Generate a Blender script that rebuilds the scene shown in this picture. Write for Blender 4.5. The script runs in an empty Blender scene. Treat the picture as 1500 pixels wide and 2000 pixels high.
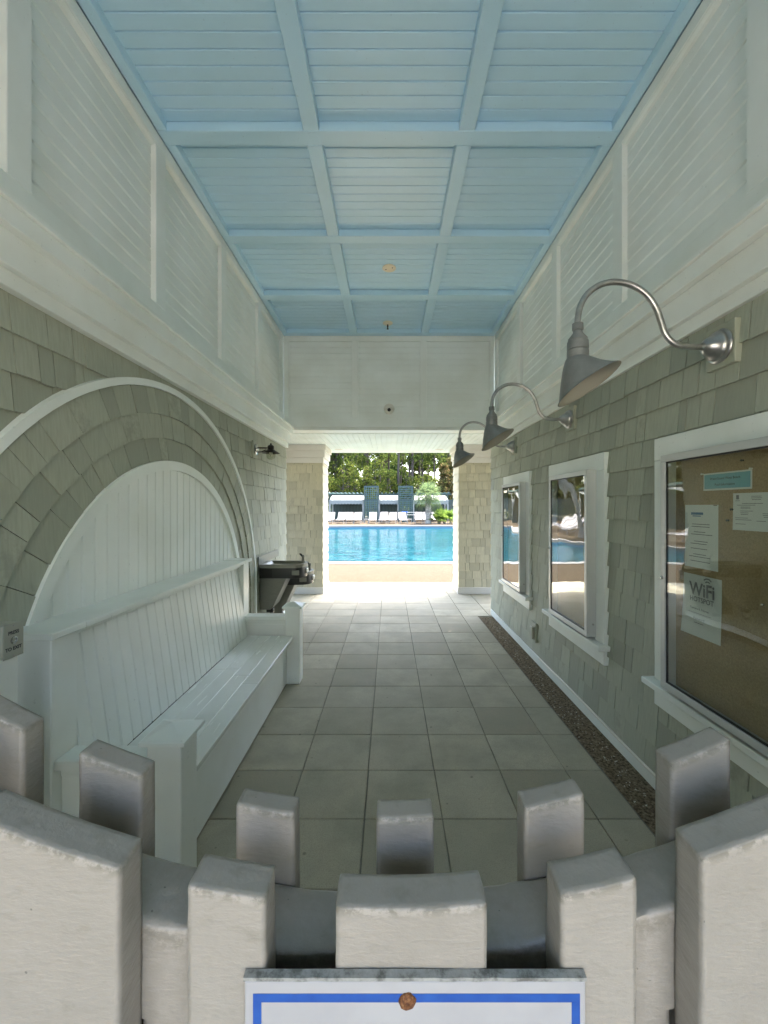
import bpy, bmesh, math, random
import numpy as np
from mathutils import Vector, Matrix, noise
R = math.radians
PI = math.pi
scene = bpy.context.scene
COL = scene.collection
rng = random.Random(11)

# ------------------------------------------------------------------ camera, sky, sun, exposure
F_PX, VPX, VPY, EYE = 815.0, 760.0, 988.0, 1.65      # for a 1500 x 2000 picture
cd = bpy.data.cameras.new('camera')
cd.sensor_fit = 'VERTICAL'
cd.sensor_height = 24.0
cd.sensor_width = 18.0
cd.lens = 24.0 * F_PX / 2000.0
cd.shift_x = -(VPX - 750.0) / 2000.0
cd.shift_y = (VPY - 1000.0) / 2000.0
cd.clip_start = 0.02
cd.clip_end = 2000.0
cam = bpy.data.objects.new('camera', cd)
COL.objects.link(cam)
cam.location = (0, 0, EYE)
cam.rotation_euler = (R(90), 0, 0)
scene.camera = cam

SUN_AZ, SUN_EL = 41.0, 65.0
world = bpy.data.worlds.new('World')
scene.world = world
world.use_nodes = True
wn = world.node_tree
sky = wn.nodes.new('ShaderNodeTexSky')
sky.sky_type = 'NISHITA'
sky.sun_disc = False
sky.sun_elevation = R(SUN_EL)
sky.sun_rotation = R(SUN_AZ)
sky.air_density = 1.0
sky.dust_density = 4.0
bg = wn.nodes['Background']
bg.inputs['Strength'].default_value = 0.15
wn.links.new(sky.outputs[0], bg.inputs['Color'])
sl = bpy.data.lights.new('sun', 'SUN')
sl.energy = 2.4
sl.angle = R(0.5)
sl.color = (1.0, 0.945, 0.85)
sun = bpy.data.objects.new('sun', sl)
COL.objects.link(sun)
sv = Vector((math.sin(R(SUN_AZ)) * math.cos(R(SUN_EL)), math.cos(R(SUN_AZ)) * math.cos(R(SUN_EL)), math.sin(R(SUN_EL))))
sun.rotation_euler = (-sv).to_track_quat('-Z', 'Y').to_euler()
sun.location = (8, 12, 20)

vs = scene.view_settings
scene.display_settings.display_device = 'sRGB'
vs.view_transform = 'Standard'
vs.look = 'None'
vs.exposure = 4.0
vs.gamma = 1.0
vs.use_curve_mapping = False
scene.render.engine = 'CYCLES'
cy = scene.cycles
cy.use_denoising = True
cy.max_bounces = 10
cy.diffuse_bounces = 7
cy.glossy_bounces = 4
cy.transparent_max_bounces = 12
cy.caustics_reflective = False
cy.caustics_refractive = False
cy.sample_clamp_indirect = 8.0

# ------------------------------------------------------------------ materials
MATS = {}


class NT:
    """tiny node-tree helper"""
    def __init__(self, name):
        self.m = bpy.data.materials.new(name)
        self.m.use_nodes = True
        self.t = self.m.node_tree
        self.p = self.t.nodes['Principled BSDF']
        self.out = self.t.nodes['Material Output']
        MATS[name] = self.m
        self._pos = None

    def n(self, kind, **kw):
        nd = self.t.nodes.new('ShaderNode' + kind)
        for k, v in kw.items():
            setattr(nd, k, v)
        return nd

    def l(self, a, b):
        self.t.links.new(a, b)

    def val(self, sock, v):
        if hasattr(v, 'links'):
            self.l(v, sock)
        else:
            sock.default_value = v

    @property
    def pos(self):
        if self._pos is None:
            self._pos = self.n('NewGeometry').outputs['Position']
        return self._pos

    def noise(self, scale=(1, 1, 1), s=1.0, detail=3.0, rough=0.55, coord=None, out='Fac'):
        mp = self.n('Mapping')
        mp.inputs['Scale'].default_value = scale
        self.l(coord or self.pos, mp.inputs['Vector'])
        nz = self.n('TexNoise')
        nz.inputs['Scale'].default_value = s
        nz.inputs['Detail'].default_value = detail
        nz.inputs['Roughness'].default_value = rough
        self.l(mp.outputs[0], nz.inputs['Vector'])
        return nz.outputs[out]

    def ramp(self, fac, stops):
        r = self.n('ValToRGB')
        e = r.color_ramp.elements
        while len(e) < len(stops):
            e.new(0.5)
        for i, (p, c) in enumerate(stops):
            e[i].position = p
            if not isinstance(c, (tuple, list)):
                c = (c, c, c)
            e[i].color = (*c[:3], 1)
        self.l(fac, r.inputs['Fac'])
        return r.outputs['Color']

    def mix(self, fac, a, b, mode='MIX'):
        mx = self.n('Mix', data_type='RGBA', blend_type=mode)
        self.val(mx.inputs[0], fac)
        for sock, v in ((mx.inputs[6], a), (mx.inputs[7], b)):
            if isinstance(v, (tuple, list)):
                v = (*v[:3], 1)
            self.val(sock, v)
        return mx.outputs[2]

    def math(self, op, a, b=0.0, clamp=False):
        m = self.n('Math', operation=op, use_clamp=clamp)
        self.val(m.inputs[0], a)
        self.val(m.inputs[1], b)
        return m.outputs[0]

    def rand(self):
        """a random number for each object and each loose piece of a joined part"""
        o = self.n('ObjectInfo').outputs['Random']
        g = self.n('NewGeometry').outputs['Random Per Island']
        return self.math('FRACT', self.math('ADD', o, g))

    def bump(self, h, strength=0.3, dist=0.01, prev=None):
        b = self.n('Bump')
        b.inputs['Strength'].default_value = strength
        b.inputs['Distance'].default_value = dist
        self.l(h, b.inputs['Height'])
        if prev is not None:
            self.l(prev, b.inputs['Normal'])
        self.l(b.outputs[0], self.p.inputs['Normal'])
        return b.outputs[0]

    def set(self, col=None, rough=None, metal=None, spec=None):
        if col is not None:
            self.val(self.p.inputs['Base Color'], (*col[:3], 1) if isinstance(col, (tuple, list)) else col)
        if rough is not None:
            self.val(self.p.inputs['Roughness'], rough)
        if metal is not None:
            self.p.inputs['Metallic'].default_value = metal
        if spec is not None:
            self.p.inputs['Specular IOR Level'].default_value = spec
        return self


def paint(name, col, rough=0.42, grain=(6, 6, 6), bump=0.18, dirt=0.10, vary=0.05):
    """brushed house paint over wood, grain stretched along one axis"""
    k = NT(name)
    big = k.noise((1.1, 1.1, 1.1), 1.7, 4)
    fine = k.noise(grain, 9.0, 4, 0.6)
    dark = tuple(c * (1 - dirt * 1.3) * t for c, t in zip(col, (1.0, 0.99, 0.95)))
    c = k.mix(k.ramp(big, [(0.38, 0.0), (0.75, 1.0)]), col, dark)
    rn = k.rand()
    c2 = k.mix(k.math('MULTIPLY', rn, vary * 2), c, tuple(x * 0.72 for x in col))
    spots = k.noise((1, 1, 1), 55.0, 2, 0.5)
    c3 = k.mix(k.ramp(spots, [(0.70, 0.0), (0.76, 0.35)]), c2, tuple(x * 0.55 for x in col))
    k.set(c3, k.ramp(fine, [(0.3, rough - 0.02), (0.7, rough + 0.03)]))
    k.bump(fine, bump, 0.004)
    return k


WHITE = (0.80, 0.84, 0.805)
paint('white_paint', WHITE, 0.40, (1.5, 1.5, 1.5))
paint('white_paint_x', WHITE, 0.38, (0.6, 5, 5))
paint('white_paint_y', WHITE, 0.40, (5, 0.5, 5))
paint('white_paint_z', (0.80, 0.835, 0.80), 0.31, (5, 5, 0.4), 0.0)
paint('seat_paint', (0.78, 0.81, 0.78), 0.25, (4, 0.5, 4), 0.02)
paint('ceiling_paint', (0.50, 0.73, 0.88), 0.30, (0.5, 3, 3), 0.03, 0.03, 0.03)
paint('porch_paint', (0.72, 0.80, 0.78), 0.45, (5, 0.5, 5), 0.12)
paint('cream_trim', (0.74, 0.71, 0.65), 0.45, (2, 2, 2), 0.12)


def shingle_mat(name, col, warm):
    k = NT(name)
    rn = k.rand()
    streak = k.noise((26, 26, 2.2), 3.0, 4, 0.6)
    mott = k.noise((1, 1, 1), 14.0, 4, 0.65)
    c = k.ramp(rn, [(0.0, tuple(x * 0.80 for x in col)), (0.45, col), (0.8, tuple(x * 1.06 for x in col)), (1.0, warm)])
    c = k.mix(k.ramp(streak, [(0.35, 0.0), (0.70, 0.45)]), c, tuple(x * 0.72 for x in col))
    worn = k.math('MULTIPLY', k.ramp(rn, [(0.93, 0.0), (0.95, 1.0)]), k.ramp(mott, [(0.42, 0.0), (0.60, 0.5)]))
    c = k.mix(worn, c, tuple(x * 0.62 for x in col))
    k.set(c, 0.62)
    b = k.bump(streak, 0.35, 0.006)
    return k


shingle_mat('sage_shingle', (0.365, 0.385, 0.305), (0.40, 0.415, 0.33))
shingle_mat('tan_shingle', (0.62, 0.57, 0.41), (0.66, 0.60, 0.44))
NT('shingle_gap_shade').set((0.035, 0.036, 0.028), 0.95)  # core behind the shingles, near-black to carry the shade of the gaps
paint('sage_block', (0.365, 0.385, 0.305), 0.55, (3, 3, 3), 0.15)

k = NT('gate_paint')
b1 = k.noise((1, 1, 1), 9.0, 5, 0.6)
b2 = k.noise((0.45, 0.45, 1), 70.0, 5, 0.65)
b3 = k.noise((0.35, 0.35, 1.0), 190.0, 3, 0.55)
dirt_attr = k.n('Attribute', attribute_name='dirt').outputs['Fac']
edge_noise = k.noise((1, 1, 1), 75.0, 5, 0.7)
dm = k.math('MULTIPLY', dirt_attr, k.ramp(edge_noise, [(0.42, 0.0), (0.54, 1.0)]))
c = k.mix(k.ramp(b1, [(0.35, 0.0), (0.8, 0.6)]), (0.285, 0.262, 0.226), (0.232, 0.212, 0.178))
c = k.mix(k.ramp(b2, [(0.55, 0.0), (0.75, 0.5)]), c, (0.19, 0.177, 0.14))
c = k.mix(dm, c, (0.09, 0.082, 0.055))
speck = k.noise((1, 1, 1), 120.0, 1, 0.5)
c = k.mix(k.ramp(speck, [(0.80, 0.0), (0.82, 0.8)]), c, (0.10, 0.10, 0.08))
k.set(c, k.ramp(b2, [(0.3, 0.36), (0.7, 0.52)]))
nb = k.bump(b3, 0.40, 0.0020)
k.bump(b2, 0.55, 0.0030, nb)

k = NT('paver')
rn = k.rand()
spk = k.noise((1, 1, 1), 190.0, 3, 0.7)
blot = k.noise((1, 1, 1), 3.2, 5, 0.62)
fine = k.noise((1, 1, 1), 38.0, 4, 0.65)
c = k.ramp(rn, [(0.0, (0.35, 0.318, 0.24)), (0.5, (0.41, 0.375, 0.285)), (1.0, (0.47, 0.43, 0.33))])
c = k.mix(k.ramp(blot, [(0.38, 0.0), (0.66, 0.75)]), c, (0.31, 0.30, 0.235))
c = k.mix(k.ramp(fine, [(0.5, 0.0), (0.8, 0.30)]), c, (0.26, 0.25, 0.20))
c = k.mix(k.ramp(spk, [(0.48, 0.0), (0.66, 0.65)]), c, (0.24, 0.23, 0.185))
stain = k.noise((1, 1, 1), 21.0, 1, 0.4)
c = k.mix(k.ramp(stain, [(0.765, 0.0), (0.80, 0.6)]), c, (0.12, 0.115, 0.095))
k.set(c, k.ramp(blot, [(0.3, 0.66), (0.7, 0.82)]), spec=0.08)
k.bump(spk, 0.25, 0.002)

NT('joint').set((0.16, 0.155, 0.13), 0.95)

k = NT('mulch')
a = k.noise((1, 1, 1), 60.0, 5, 0.7)
c = k.ramp(a, [(0.36, (0.05, 0.038, 0.024)), (0.50, (0.15, 0.118, 0.078)), (0.64, (0.28, 0.228, 0.155))])
k.set(c, 0.95, spec=0.05)
k.bump(a, 0.35, 0.012)
NT('shell').set((0.55, 0.52, 0.44), 0.6)

k = NT('pebble_deck')
v = k.n('TexVoronoi')
v.inputs['Scale'].default_value = 55.0
k.l(k.pos, v.inputs['Vector'])
big = k.noise((1, 1, 1), 2.0, 4)
c = k.mix(k.ramp(v.outputs['Color'], [(0.2, 0.0), (0.8, 1.0)]), (0.060, 0.047, 0.034), (0.040, 0.031, 0.021))
c = k.mix(k.ramp(big, [(0.4, 0.0), (0.7, 0.35)]), c, (0.040, 0.032, 0.023))
k.set(c, 0.95, spec=0.03)
k = NT('far_deck')
big = k.noise((1, 1, 1), 1.2, 5)
k.set(k.ramp(big, [(0.3, (0.48, 0.40, 0.31)), (0.7, (0.36, 0.29, 0.22))]), 0.85)
k = NT('coping')
a = k.noise((1, 1, 1), 6.0, 4)
k.set(k.ramp(a, [(0.3, (0.16, 0.155, 0.14)), (0.7, (0.125, 0.12, 0.108))]), 0.7)
NT('waterline_tile').set((0.03, 0.10, 0.16), 0.3)

k = NT('pool_water')
w1 = k.noise((0.55, 1.0, 1), 1.6, 5, 0.6)
w2 = k.noise((0.8, 2.6, 1), 1.5, 4, 0.6)
tone = k.noise((0.6, 1.0, 1), 1.9, 6, 0.72)
c = k.ramp(tone, [(0.34, (0.0006, 0.017, 0.027)), (0.50, (0.0015, 0.032, 0.043)), (0.63, (0.010, 0.057, 0.068))])
k.set(c, 0.08, spec=0.12)
k.p.inputs['IOR'].default_value = 1.33
nb = k.bump(w1, 0.50, 0.09)
k.bump(w2, 0.45, 0.035, nb)

k = NT('ground')
a = k.noise((1, 1, 1), 0.6, 5)
k.set(k.ramp(a, [(0.3, (0.10, 0.10, 0.05)), (0.7, (0.20, 0.16, 0.10))]), 0.95)
k = NT('entry_brick')
bt = k.n('TexBrick')
bt.inputs['Scale'].default_value = 4.5
bt.inputs['Color1'].default_value = (0.26, 0.23, 0.20, 1)
bt.inputs['Color2'].default_value = (0.31, 0.275, 0.24, 1)
bt.inputs['Mortar'].default_value = (0.28, 0.255, 0.22, 1)
k.l(k.pos, bt.inputs['Vector'])
k.set(bt.outputs['Color'], 0.85)

k = NT('zinc')
a = k.noise((1, 1, 1), 30.0, 4, 0.6)
b = k.noise((1, 1, 1), 6.0, 3, 0.6)
k.set(k.ramp(a, [(0.3, (0.17, 0.18, 0.18)), (0.7, (0.215, 0.225, 0.22))]), k.ramp(b, [(0.3, 0.38), (0.7, 0.55)]), 0.3)
NT('zinc_inside').set((0.30, 0.29, 0.235), 0.55, 0.0)
k = NT('galvanised')
a = k.noise((1, 1, 1), 25.0, 3, 0.6)
k.set(k.ramp(a, [(0.3, (0.34, 0.33, 0.32)), (0.7, (0.46, 0.45, 0.43))]), 0.30, 0.9)
NT('steel').set((0.55, 0.55, 0.53), 0.22, 1.0)
k = NT('brushed_steel')
a = k.noise((2, 2, 40), 12.0, 3, 0.6)
k.set(k.ramp(a, [(0.3, (0.20, 0.20, 0.17)), (0.7, (0.26, 0.255, 0.22))]), 0.42, 0.6)
NT('dark_plastic').set((0.028, 0.027, 0.024), 0.38)
NT('vent_black').set((0.008, 0.008, 0.008), 0.7)
NT('bronze').set((0.035, 0.032, 0.028), 0.45, 0.5)
NT('white_plastic').set((0.66, 0.64, 0.56), 0.45)
NT('smoke_plastic').set((0.72, 0.66, 0.52), 0.5)
NT('pale_box').set((0.34, 0.35, 0.29), 0.5)
NT('black').set((0.012, 0.012, 0.012), 0.5)
NT('aluminium_frame').set((0.56, 0.57, 0.56), 0.38, 0.35)
k = NT('cork')
a = k.noise((1, 1, 1), 120.0, 4, 0.7)
b = k.noise((1, 1, 1), 4.0, 4, 0.6)
c = k.ramp(a, [(0.3, (0.26, 0.175, 0.085)), (0.7, (0.40, 0.28, 0.15))])
c = k.mix(k.ramp(b, [(0.4, 0.0), (0.7, 0.4)]), c, (0.23, 0.16, 0.08))
k.set(c, 0.9)
NT('paper').set((0.66, 0.67, 0.64), 0.75)
NT('paper_teal').set((0.16, 0.38, 0.44), 0.6)
NT('ink').set((0.03, 0.03, 0.035), 0.7)
NT('ink_grey').set((0.17, 0.17, 0.175), 0.7)
NT('ink_blue').set((0.045, 0.14, 0.27), 0.7)

k = NT('sign_white')
a = k.noise((1, 1, 1), 18.0, 4)
k.set(k.ramp(a, [(0.3, (0.36, 0.356, 0.36)), (0.7, (0.325, 0.32, 0.325))]), 0.32)
k = NT('sign_edge')
a = k.noise((1.0, 1, 1), 70.0, 4, 0.7)
k.set(k.ramp(a, [(0.36, (0.10, 0.10, 0.09)), (0.52, (0.24, 0.245, 0.227)), (0.7, (0.305, 0.31, 0.288))]), 0.6)
k = NT('sign_blue')
a = k.noise((1, 1, 1), 40.0, 4)
k.set(k.ramp(a, [(0.3, (0.008, 0.055, 0.27)), (0.75, (0.018, 0.085, 0.34))]), 0.35)
k = NT('rust')
a = k.noise((1, 1, 1), 320.0, 4, 0.7)
k.set(k.ramp(a, [(0.3, (0.030, 0.010, 0.005)), (0.55, (0.15, 0.055, 0.015)), (0.8, (0.32, 0.20, 0.09))]), 0.85)


def glass(name, ior, tint, wav=0.0):
    k = NT(name)
    t = k.t
    t.nodes.remove(k.p)
    fr = k.n('Fresnel')
    bf = k.n('NewGeometry').outputs['Backfacing']      # same air-to-glass reflection on both sides of the thin pane
    k.l(k.math('ADD', k.math('MULTIPLY', bf, 1.0 / ior - ior), ior), fr.inputs['IOR'])
    tr = k.n('BsdfTransparent')
    tr.inputs['Color'].default_value = (*tint, 1)
    gl = k.n('BsdfGlossy')
    gl.inputs['Roughness'].default_value = 0.0
    gl.inputs['Color'].default_value = (1, 1, 1, 1)
    mx = k.n('MixShader')
    k.l(fr.outputs[0], mx.inputs[0])
    k.l(tr.outputs[0], mx.inputs[1])
    k.l(gl.outputs[0], mx.inputs[2])
    if wav:
        b = k.n('Bump')
        b.inputs['Strength'].default_value = 1.0
        b.inputs['Distance'].default_value = wav
        k.l(k.noise((1, 1, 1), 2.6, 1, 0.4), b.inputs['Height'])
        k.l(b.outputs[0], gl.inputs['Normal'])
    k.l(mx.outputs[0], k.out.inputs['Surface'])


glass('pane_glass', 1.52, (0.93, 0.95, 0.92), 0.0035)
glass('lamp_glass', 1.45, (0.80, 0.80, 0.72))
NT('frosted').set((0.52, 0.51, 0.44), 0.4)

NT('lounger_sling').set((0.20, 0.19, 0.195), 0.7)
NT('lounger_frame').set((0.24, 0.22, 0.20), 0.4)
NT('awning').set((0.14, 0.15, 0.137), 0.8)
NT('pergola_green').set((0.016, 0.036, 0.031), 0.6)
NT('pergola_teal').set((0.038, 0.078, 0.070), 0.6)
NT('slat_green').set((0.040, 0.062, 0.054), 0.65)
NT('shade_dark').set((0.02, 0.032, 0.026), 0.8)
NT('white_post').set((0.24, 0.245, 0.225), 0.6)
NT('blue_plastic').set((0.02, 0.10, 0.30), 0.4)


def leaf(name, cols, trans=0.45):
    k = NT(name)
    t = k.t
    t.nodes.remove(k.p)
    rn = k.rand()
    c = k.ramp(rn, [(i / max(1, len(cols) - 1), x) for i, x in enumerate(cols)])
    d = k.n('BsdfDiffuse')
    tl = k.n('BsdfTranslucent')
    k.l(c, d.inputs['Color'])
    k.l(c, tl.inputs['Color'])
    mx = k.n('MixShader')
    mx.inputs[0].default_value = trans
    k.l(d.outputs[0], mx.inputs[1])
    k.l(tl.outputs[0], mx.inputs[2])
    k.l(mx.outputs[0], k.out.inputs['Surface'])


leaf('pine_needles', [(0.0262, 0.0449, 0.0127), (0.0562, 0.0824, 0.0209), (0.0899, 0.1123, 0.0284)])
leaf('oak_leaves', [(0.0337, 0.054, 0.0119), (0.0786, 0.1048, 0.0225), (0.1348, 0.146, 0.0337)])
leaf('magnolia_leaves', [(0.0374, 0.0494, 0.015), (0.0899, 0.0824, 0.03), (0.1348, 0.0899, 0.0412)])
leaf('palm_leaves', [(0.0599, 0.0973, 0.0434), (0.0899, 0.131, 0.0583), (0.1273, 0.1572, 0.0658)])
leaf('palmetto_leaves', [(0.0487, 0.0973, 0.018), (0.0861, 0.1423, 0.0246), (0.1348, 0.1722, 0.0374)])
k = NT('bark')
a = k.noise((4, 4, 0.8), 4.0, 4, 0.65)
k.set(k.ramp(a, [(0.3, (0.022, 0.018, 0.014)), (0.7, (0.075, 0.058, 0.045))]), 0.95)
k = NT('palm_bark')
a = k.noise((1, 1, 3), 6.0, 4, 0.65)
k.set(k.ramp(a, [(0.3, (0.11, 0.10, 0.08)), (0.7, (0.30, 0.27, 0.22))]), 0.95)
NT('soil').set((0.07, 0.05, 0.035), 0.95)
NT('core').set((0.30, 0.30, 0.27), 0.9)
NT('roofing').set((0.30, 0.29, 0.27), 0.9)

# ------------------------------------------------------------------ mesh helpers
W = {}          # world translation of each object that parents others


def link(o, parent=None, wloc=(0, 0, 0)):
    COL.objects.link(o)
    w = Vector(wloc)
    W[o.name] = w
    if parent is not None:
        o.parent = parent
        o.location = w - W[parent.name]
    else:
        o.location = w
    return o


def tag(o, label, cat=None, group=None, kind=None):
    if label:
        o['label'] = label
    if cat:
        o['category'] = cat
    if group:
        o['group'] = group
    if kind:
        o['kind'] = kind
    return o


def thing(name, label, cat, loc=(0, 0, 0), group=None, kind=None):
    o = bpy.data.objects.new(name, None)
    o.empty_display_size = 0.1
    link(o, None, loc)
    return tag(o, label, cat, group, kind)


def copy_tree(o, loc=None, rz=None, parent=None, scale=None):
    c = o.copy()
    COL.objects.link(c)
    W[c.name] = Vector((0, 0, 0))
    if parent is not None:
        c.parent = parent
    if loc is not None:
        c.location = loc
        W[c.name] = Vector(loc)
    if rz is not None:
        c.rotation_euler = (0, 0, rz)
    if scale is not None:
        c.scale = scale
    for ch in list(o.children):
        copy_tree(ch, parent=c)
    return c


class MB:
    def __init__(self):
        self.v, self.f = [], []

    def add(self, verts, faces):
        o = len(self.v)
        self.v += [tuple(p) for p in verts]
        self.f += [tuple(i + o for i in f) for f in faces]
        return self

    def box(self, x0, x1, y0, y1, z0, z1):
        v = [(x0, y0, z0), (x1, y0, z0), (x1, y1, z0), (x0, y1, z0), (x0, y0, z1), (x1, y0, z1), (x1, y1, z1), (x0, y1, z1)]
        return self.add(v, [(0, 3, 2, 1), (4, 5, 6, 7), (0, 1, 5, 4), (1, 2, 6, 5), (2, 3, 7, 6), (3, 0, 4, 7)])

    def prism(self, pts, axis, a, b):
        n = len(pts)

        def p3(p, t):
            return (t, p[0], p[1]) if axis == 'x' else (p[0], t, p[1]) if axis == 'y' else (p[0], p[1], t)
        v = [p3(p, a) for p in pts] + [p3(p, b) for p in pts]
        f = [tuple(range(n)), tuple(range(2 * n - 1, n - 1, -1))] + [(i, i + n, (i + 1) % n + n, (i + 1) % n) for i in range(n)]
        return self.add(v, f)

    def rings(self, rings, cap=True, closed=True):
        n = len(rings[0])
        v = [p for r in rings for p in r]
        f = []
        for i in range(len(rings) - 1):
            for j in range(n if closed else n - 1):
                k2 = (j + 1) % n
                f.append((i * n + j, i * n + k2, (i + 1) * n + k2, (i + 1) * n + j))
        if cap:
            f.append(tuple(reversed(range(n))))
            f.append(tuple((len(rings) - 1) * n + j for j in range(n)))
        return self.add(v, f)

    def tube(self, path, rad, n=10, cap=True):
        path = [Vector(p) for p in path]
        if not isinstance(rad, (list, tuple)):
            rad = [rad] * len(path)
        rs = []
        up = None
        for i, p in enumerate(path):
            d = (path[min(i + 1, len(path) - 1)] - path[max(i - 1, 0)]).normalized()
            if up is None:
                up = d.orthogonal().normalized()
            up = (up - d * up.dot(d)).normalized()
            w = d.cross(up)
            rs.append([tuple(p + (up * math.cos(a) + w * math.sin(a)) * rad[i]) for a in [2 * PI * j / n for j in range(n)]])
        return self.rings(rs, cap)

    def lathe(self, prof, c=(0, 0, 0), n=24, axis='z', cap=True):
        c = Vector(c)
        rs = []
        for r, h in prof:
            ring = []
            for j in range(n):
                a = 2 * PI * j / n
                p = (r * math.cos(a), r * math.sin(a), h)
                if axis == 'x':
                    p = (p[2], p[0], p[1])
                elif axis == 'y':
                    p = (p[0], p[2], p[1])
                ring.append(tuple(c + Vector(p)))
            rs.append(ring)
        return self.rings(rs, cap)

    def build(self, name, mat, parent=None, bevel=0.0, smooth=None, wloc=(0, 0, 0), seg=1):
        me = make_mesh(name, self.v, self.f, mat, bevel, smooth, seg)
        return link(bpy.data.objects.new(name, me), parent, wloc)


def make_mesh(name, v, f, mat, bevel=0.0, smooth=None, seg=1):
    me = bpy.data.meshes.new(name)
    me.from_pydata(v, [], f)
    bm = bmesh.new()
    bm.from_mesh(me)
    bmesh.ops.recalc_face_normals(bm, faces=bm.faces)
    if bevel > 0:
        es = [e for e in bm.edges if len(e.link_faces) == 2 and e.calc_face_angle(0) > 0.5]
        bmesh.ops.bevel(bm, geom=es, offset=bevel, segments=seg, affect='EDGES', clamp_overlap=True, profile=0.6)
    bm.to_mesh(me)
    bm.free()
    if smooth:
        me.polygons.foreach_set('use_smooth', [True] * len(me.polygons))
        me.set_sharp_from_angle(angle=R(smooth))
    me.materials.append(MATS[mat])
    return me


def box(name, mat, b, parent=None, bevel=0.003):
    return MB().box(*b).build(name, mat, parent, bevel)


def quad_mesh(name, Q, mat):
    """Q: N x 4 x 3 array of loose quads"""
    Q = np.asarray(Q, dtype=np.float32)
    n = len(Q)
    me = bpy.data.meshes.new(name)
    me.vertices.add(n * 4)
    me.vertices.foreach_set('co', Q.reshape(-1))
    me.loops.add(n * 4)
    me.loops.foreach_set('vertex_index', np.arange(n * 4, dtype=np.int32))
    me.polygons.add(n)
    me.polygons.foreach_set('loop_start', np.arange(0, n * 4, 4, dtype=np.int32))
    me.polygons.foreach_set('loop_total', np.full(n, 4, dtype=np.int32))
    me.update(calc_edges=True)
    me.validate()
    me.materials.append(MATS[mat])
    return me


def text_mesh(name, body, size, mat, parent, loc, rot, align='CENTER', spacing=1.0, extrude=0.0003, bold=0.0, sx=1.0):
    cu = bpy.data.curves.new(name, 'FONT')
    cu.body = body
    cu.size = size
    cu.align_x = align
    cu.align_y = 'CENTER'
    cu.extrude = extrude
    cu.offset = bold
    cu.space_character = spacing
    cu.resolution_u = 3
    tmp = bpy.data.objects.new(name, cu)
    COL.objects.link(tmp)
    bpy.context.view_layer.update()
    me = bpy.data.meshes.new_from_object(tmp.evaluated_get(bpy.context.evaluated_depsgraph_get()))
    bpy.data.objects.remove(tmp)
    me.materials.clear()
    me.materials.append(MATS[mat])
    M = Matrix.Translation(loc) @ rot.to_4x4() @ Matrix.Diagonal((sx, 1, 1, 1))
    me.transform(M)
    me.name = name
    return link(bpy.data.objects.new(name, me), parent, (0, 0, 0))


# text facing -X (read from inside the passage on the right wall), facing +X, facing -Y
FACE_NX = Matrix(((0, 0, -1), (-1, 0, 0), (0, 1, 0)))
FACE_PX = Matrix(((0, 0, 1), (1, 0, 0), (0, 1, 0)))

# ------------------------------------------------------------------ shared pieces
WALL_X = 1.575          # face of the sheathing under the shingles
Y0, Y1 = -1.62, 6.34     # passage from the gate to the porch
EXPO = 0.162
STILES = [-1.55, -0.43, 0.69, 1.81, 2.93, 4.05, 5.17, 6.285]
CEIL = 4.23


def wedge_mesh(name, mat):
    v = []
    for sx in (-.5, .5):
        v += [(sx, 0, .10), (sx, -.55, 0), (sx, -1, 0), (sx, -1, .03), (sx, -0.20, 1.0), (sx, 0, 1.0)]
    f = [(0, 1, 2, 3, 4, 5), (11, 10, 9, 8, 7, 6)] + [(i, i + 6, (i + 1) % 6 + 6, (i + 1) % 6) for i in range(6)]
    return make_mesh(name, v, f, mat)


WEDGE = {m: wedge_mesh('shingle', m) for m in ('sage_shingle', 'tan_shingle')}


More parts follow.
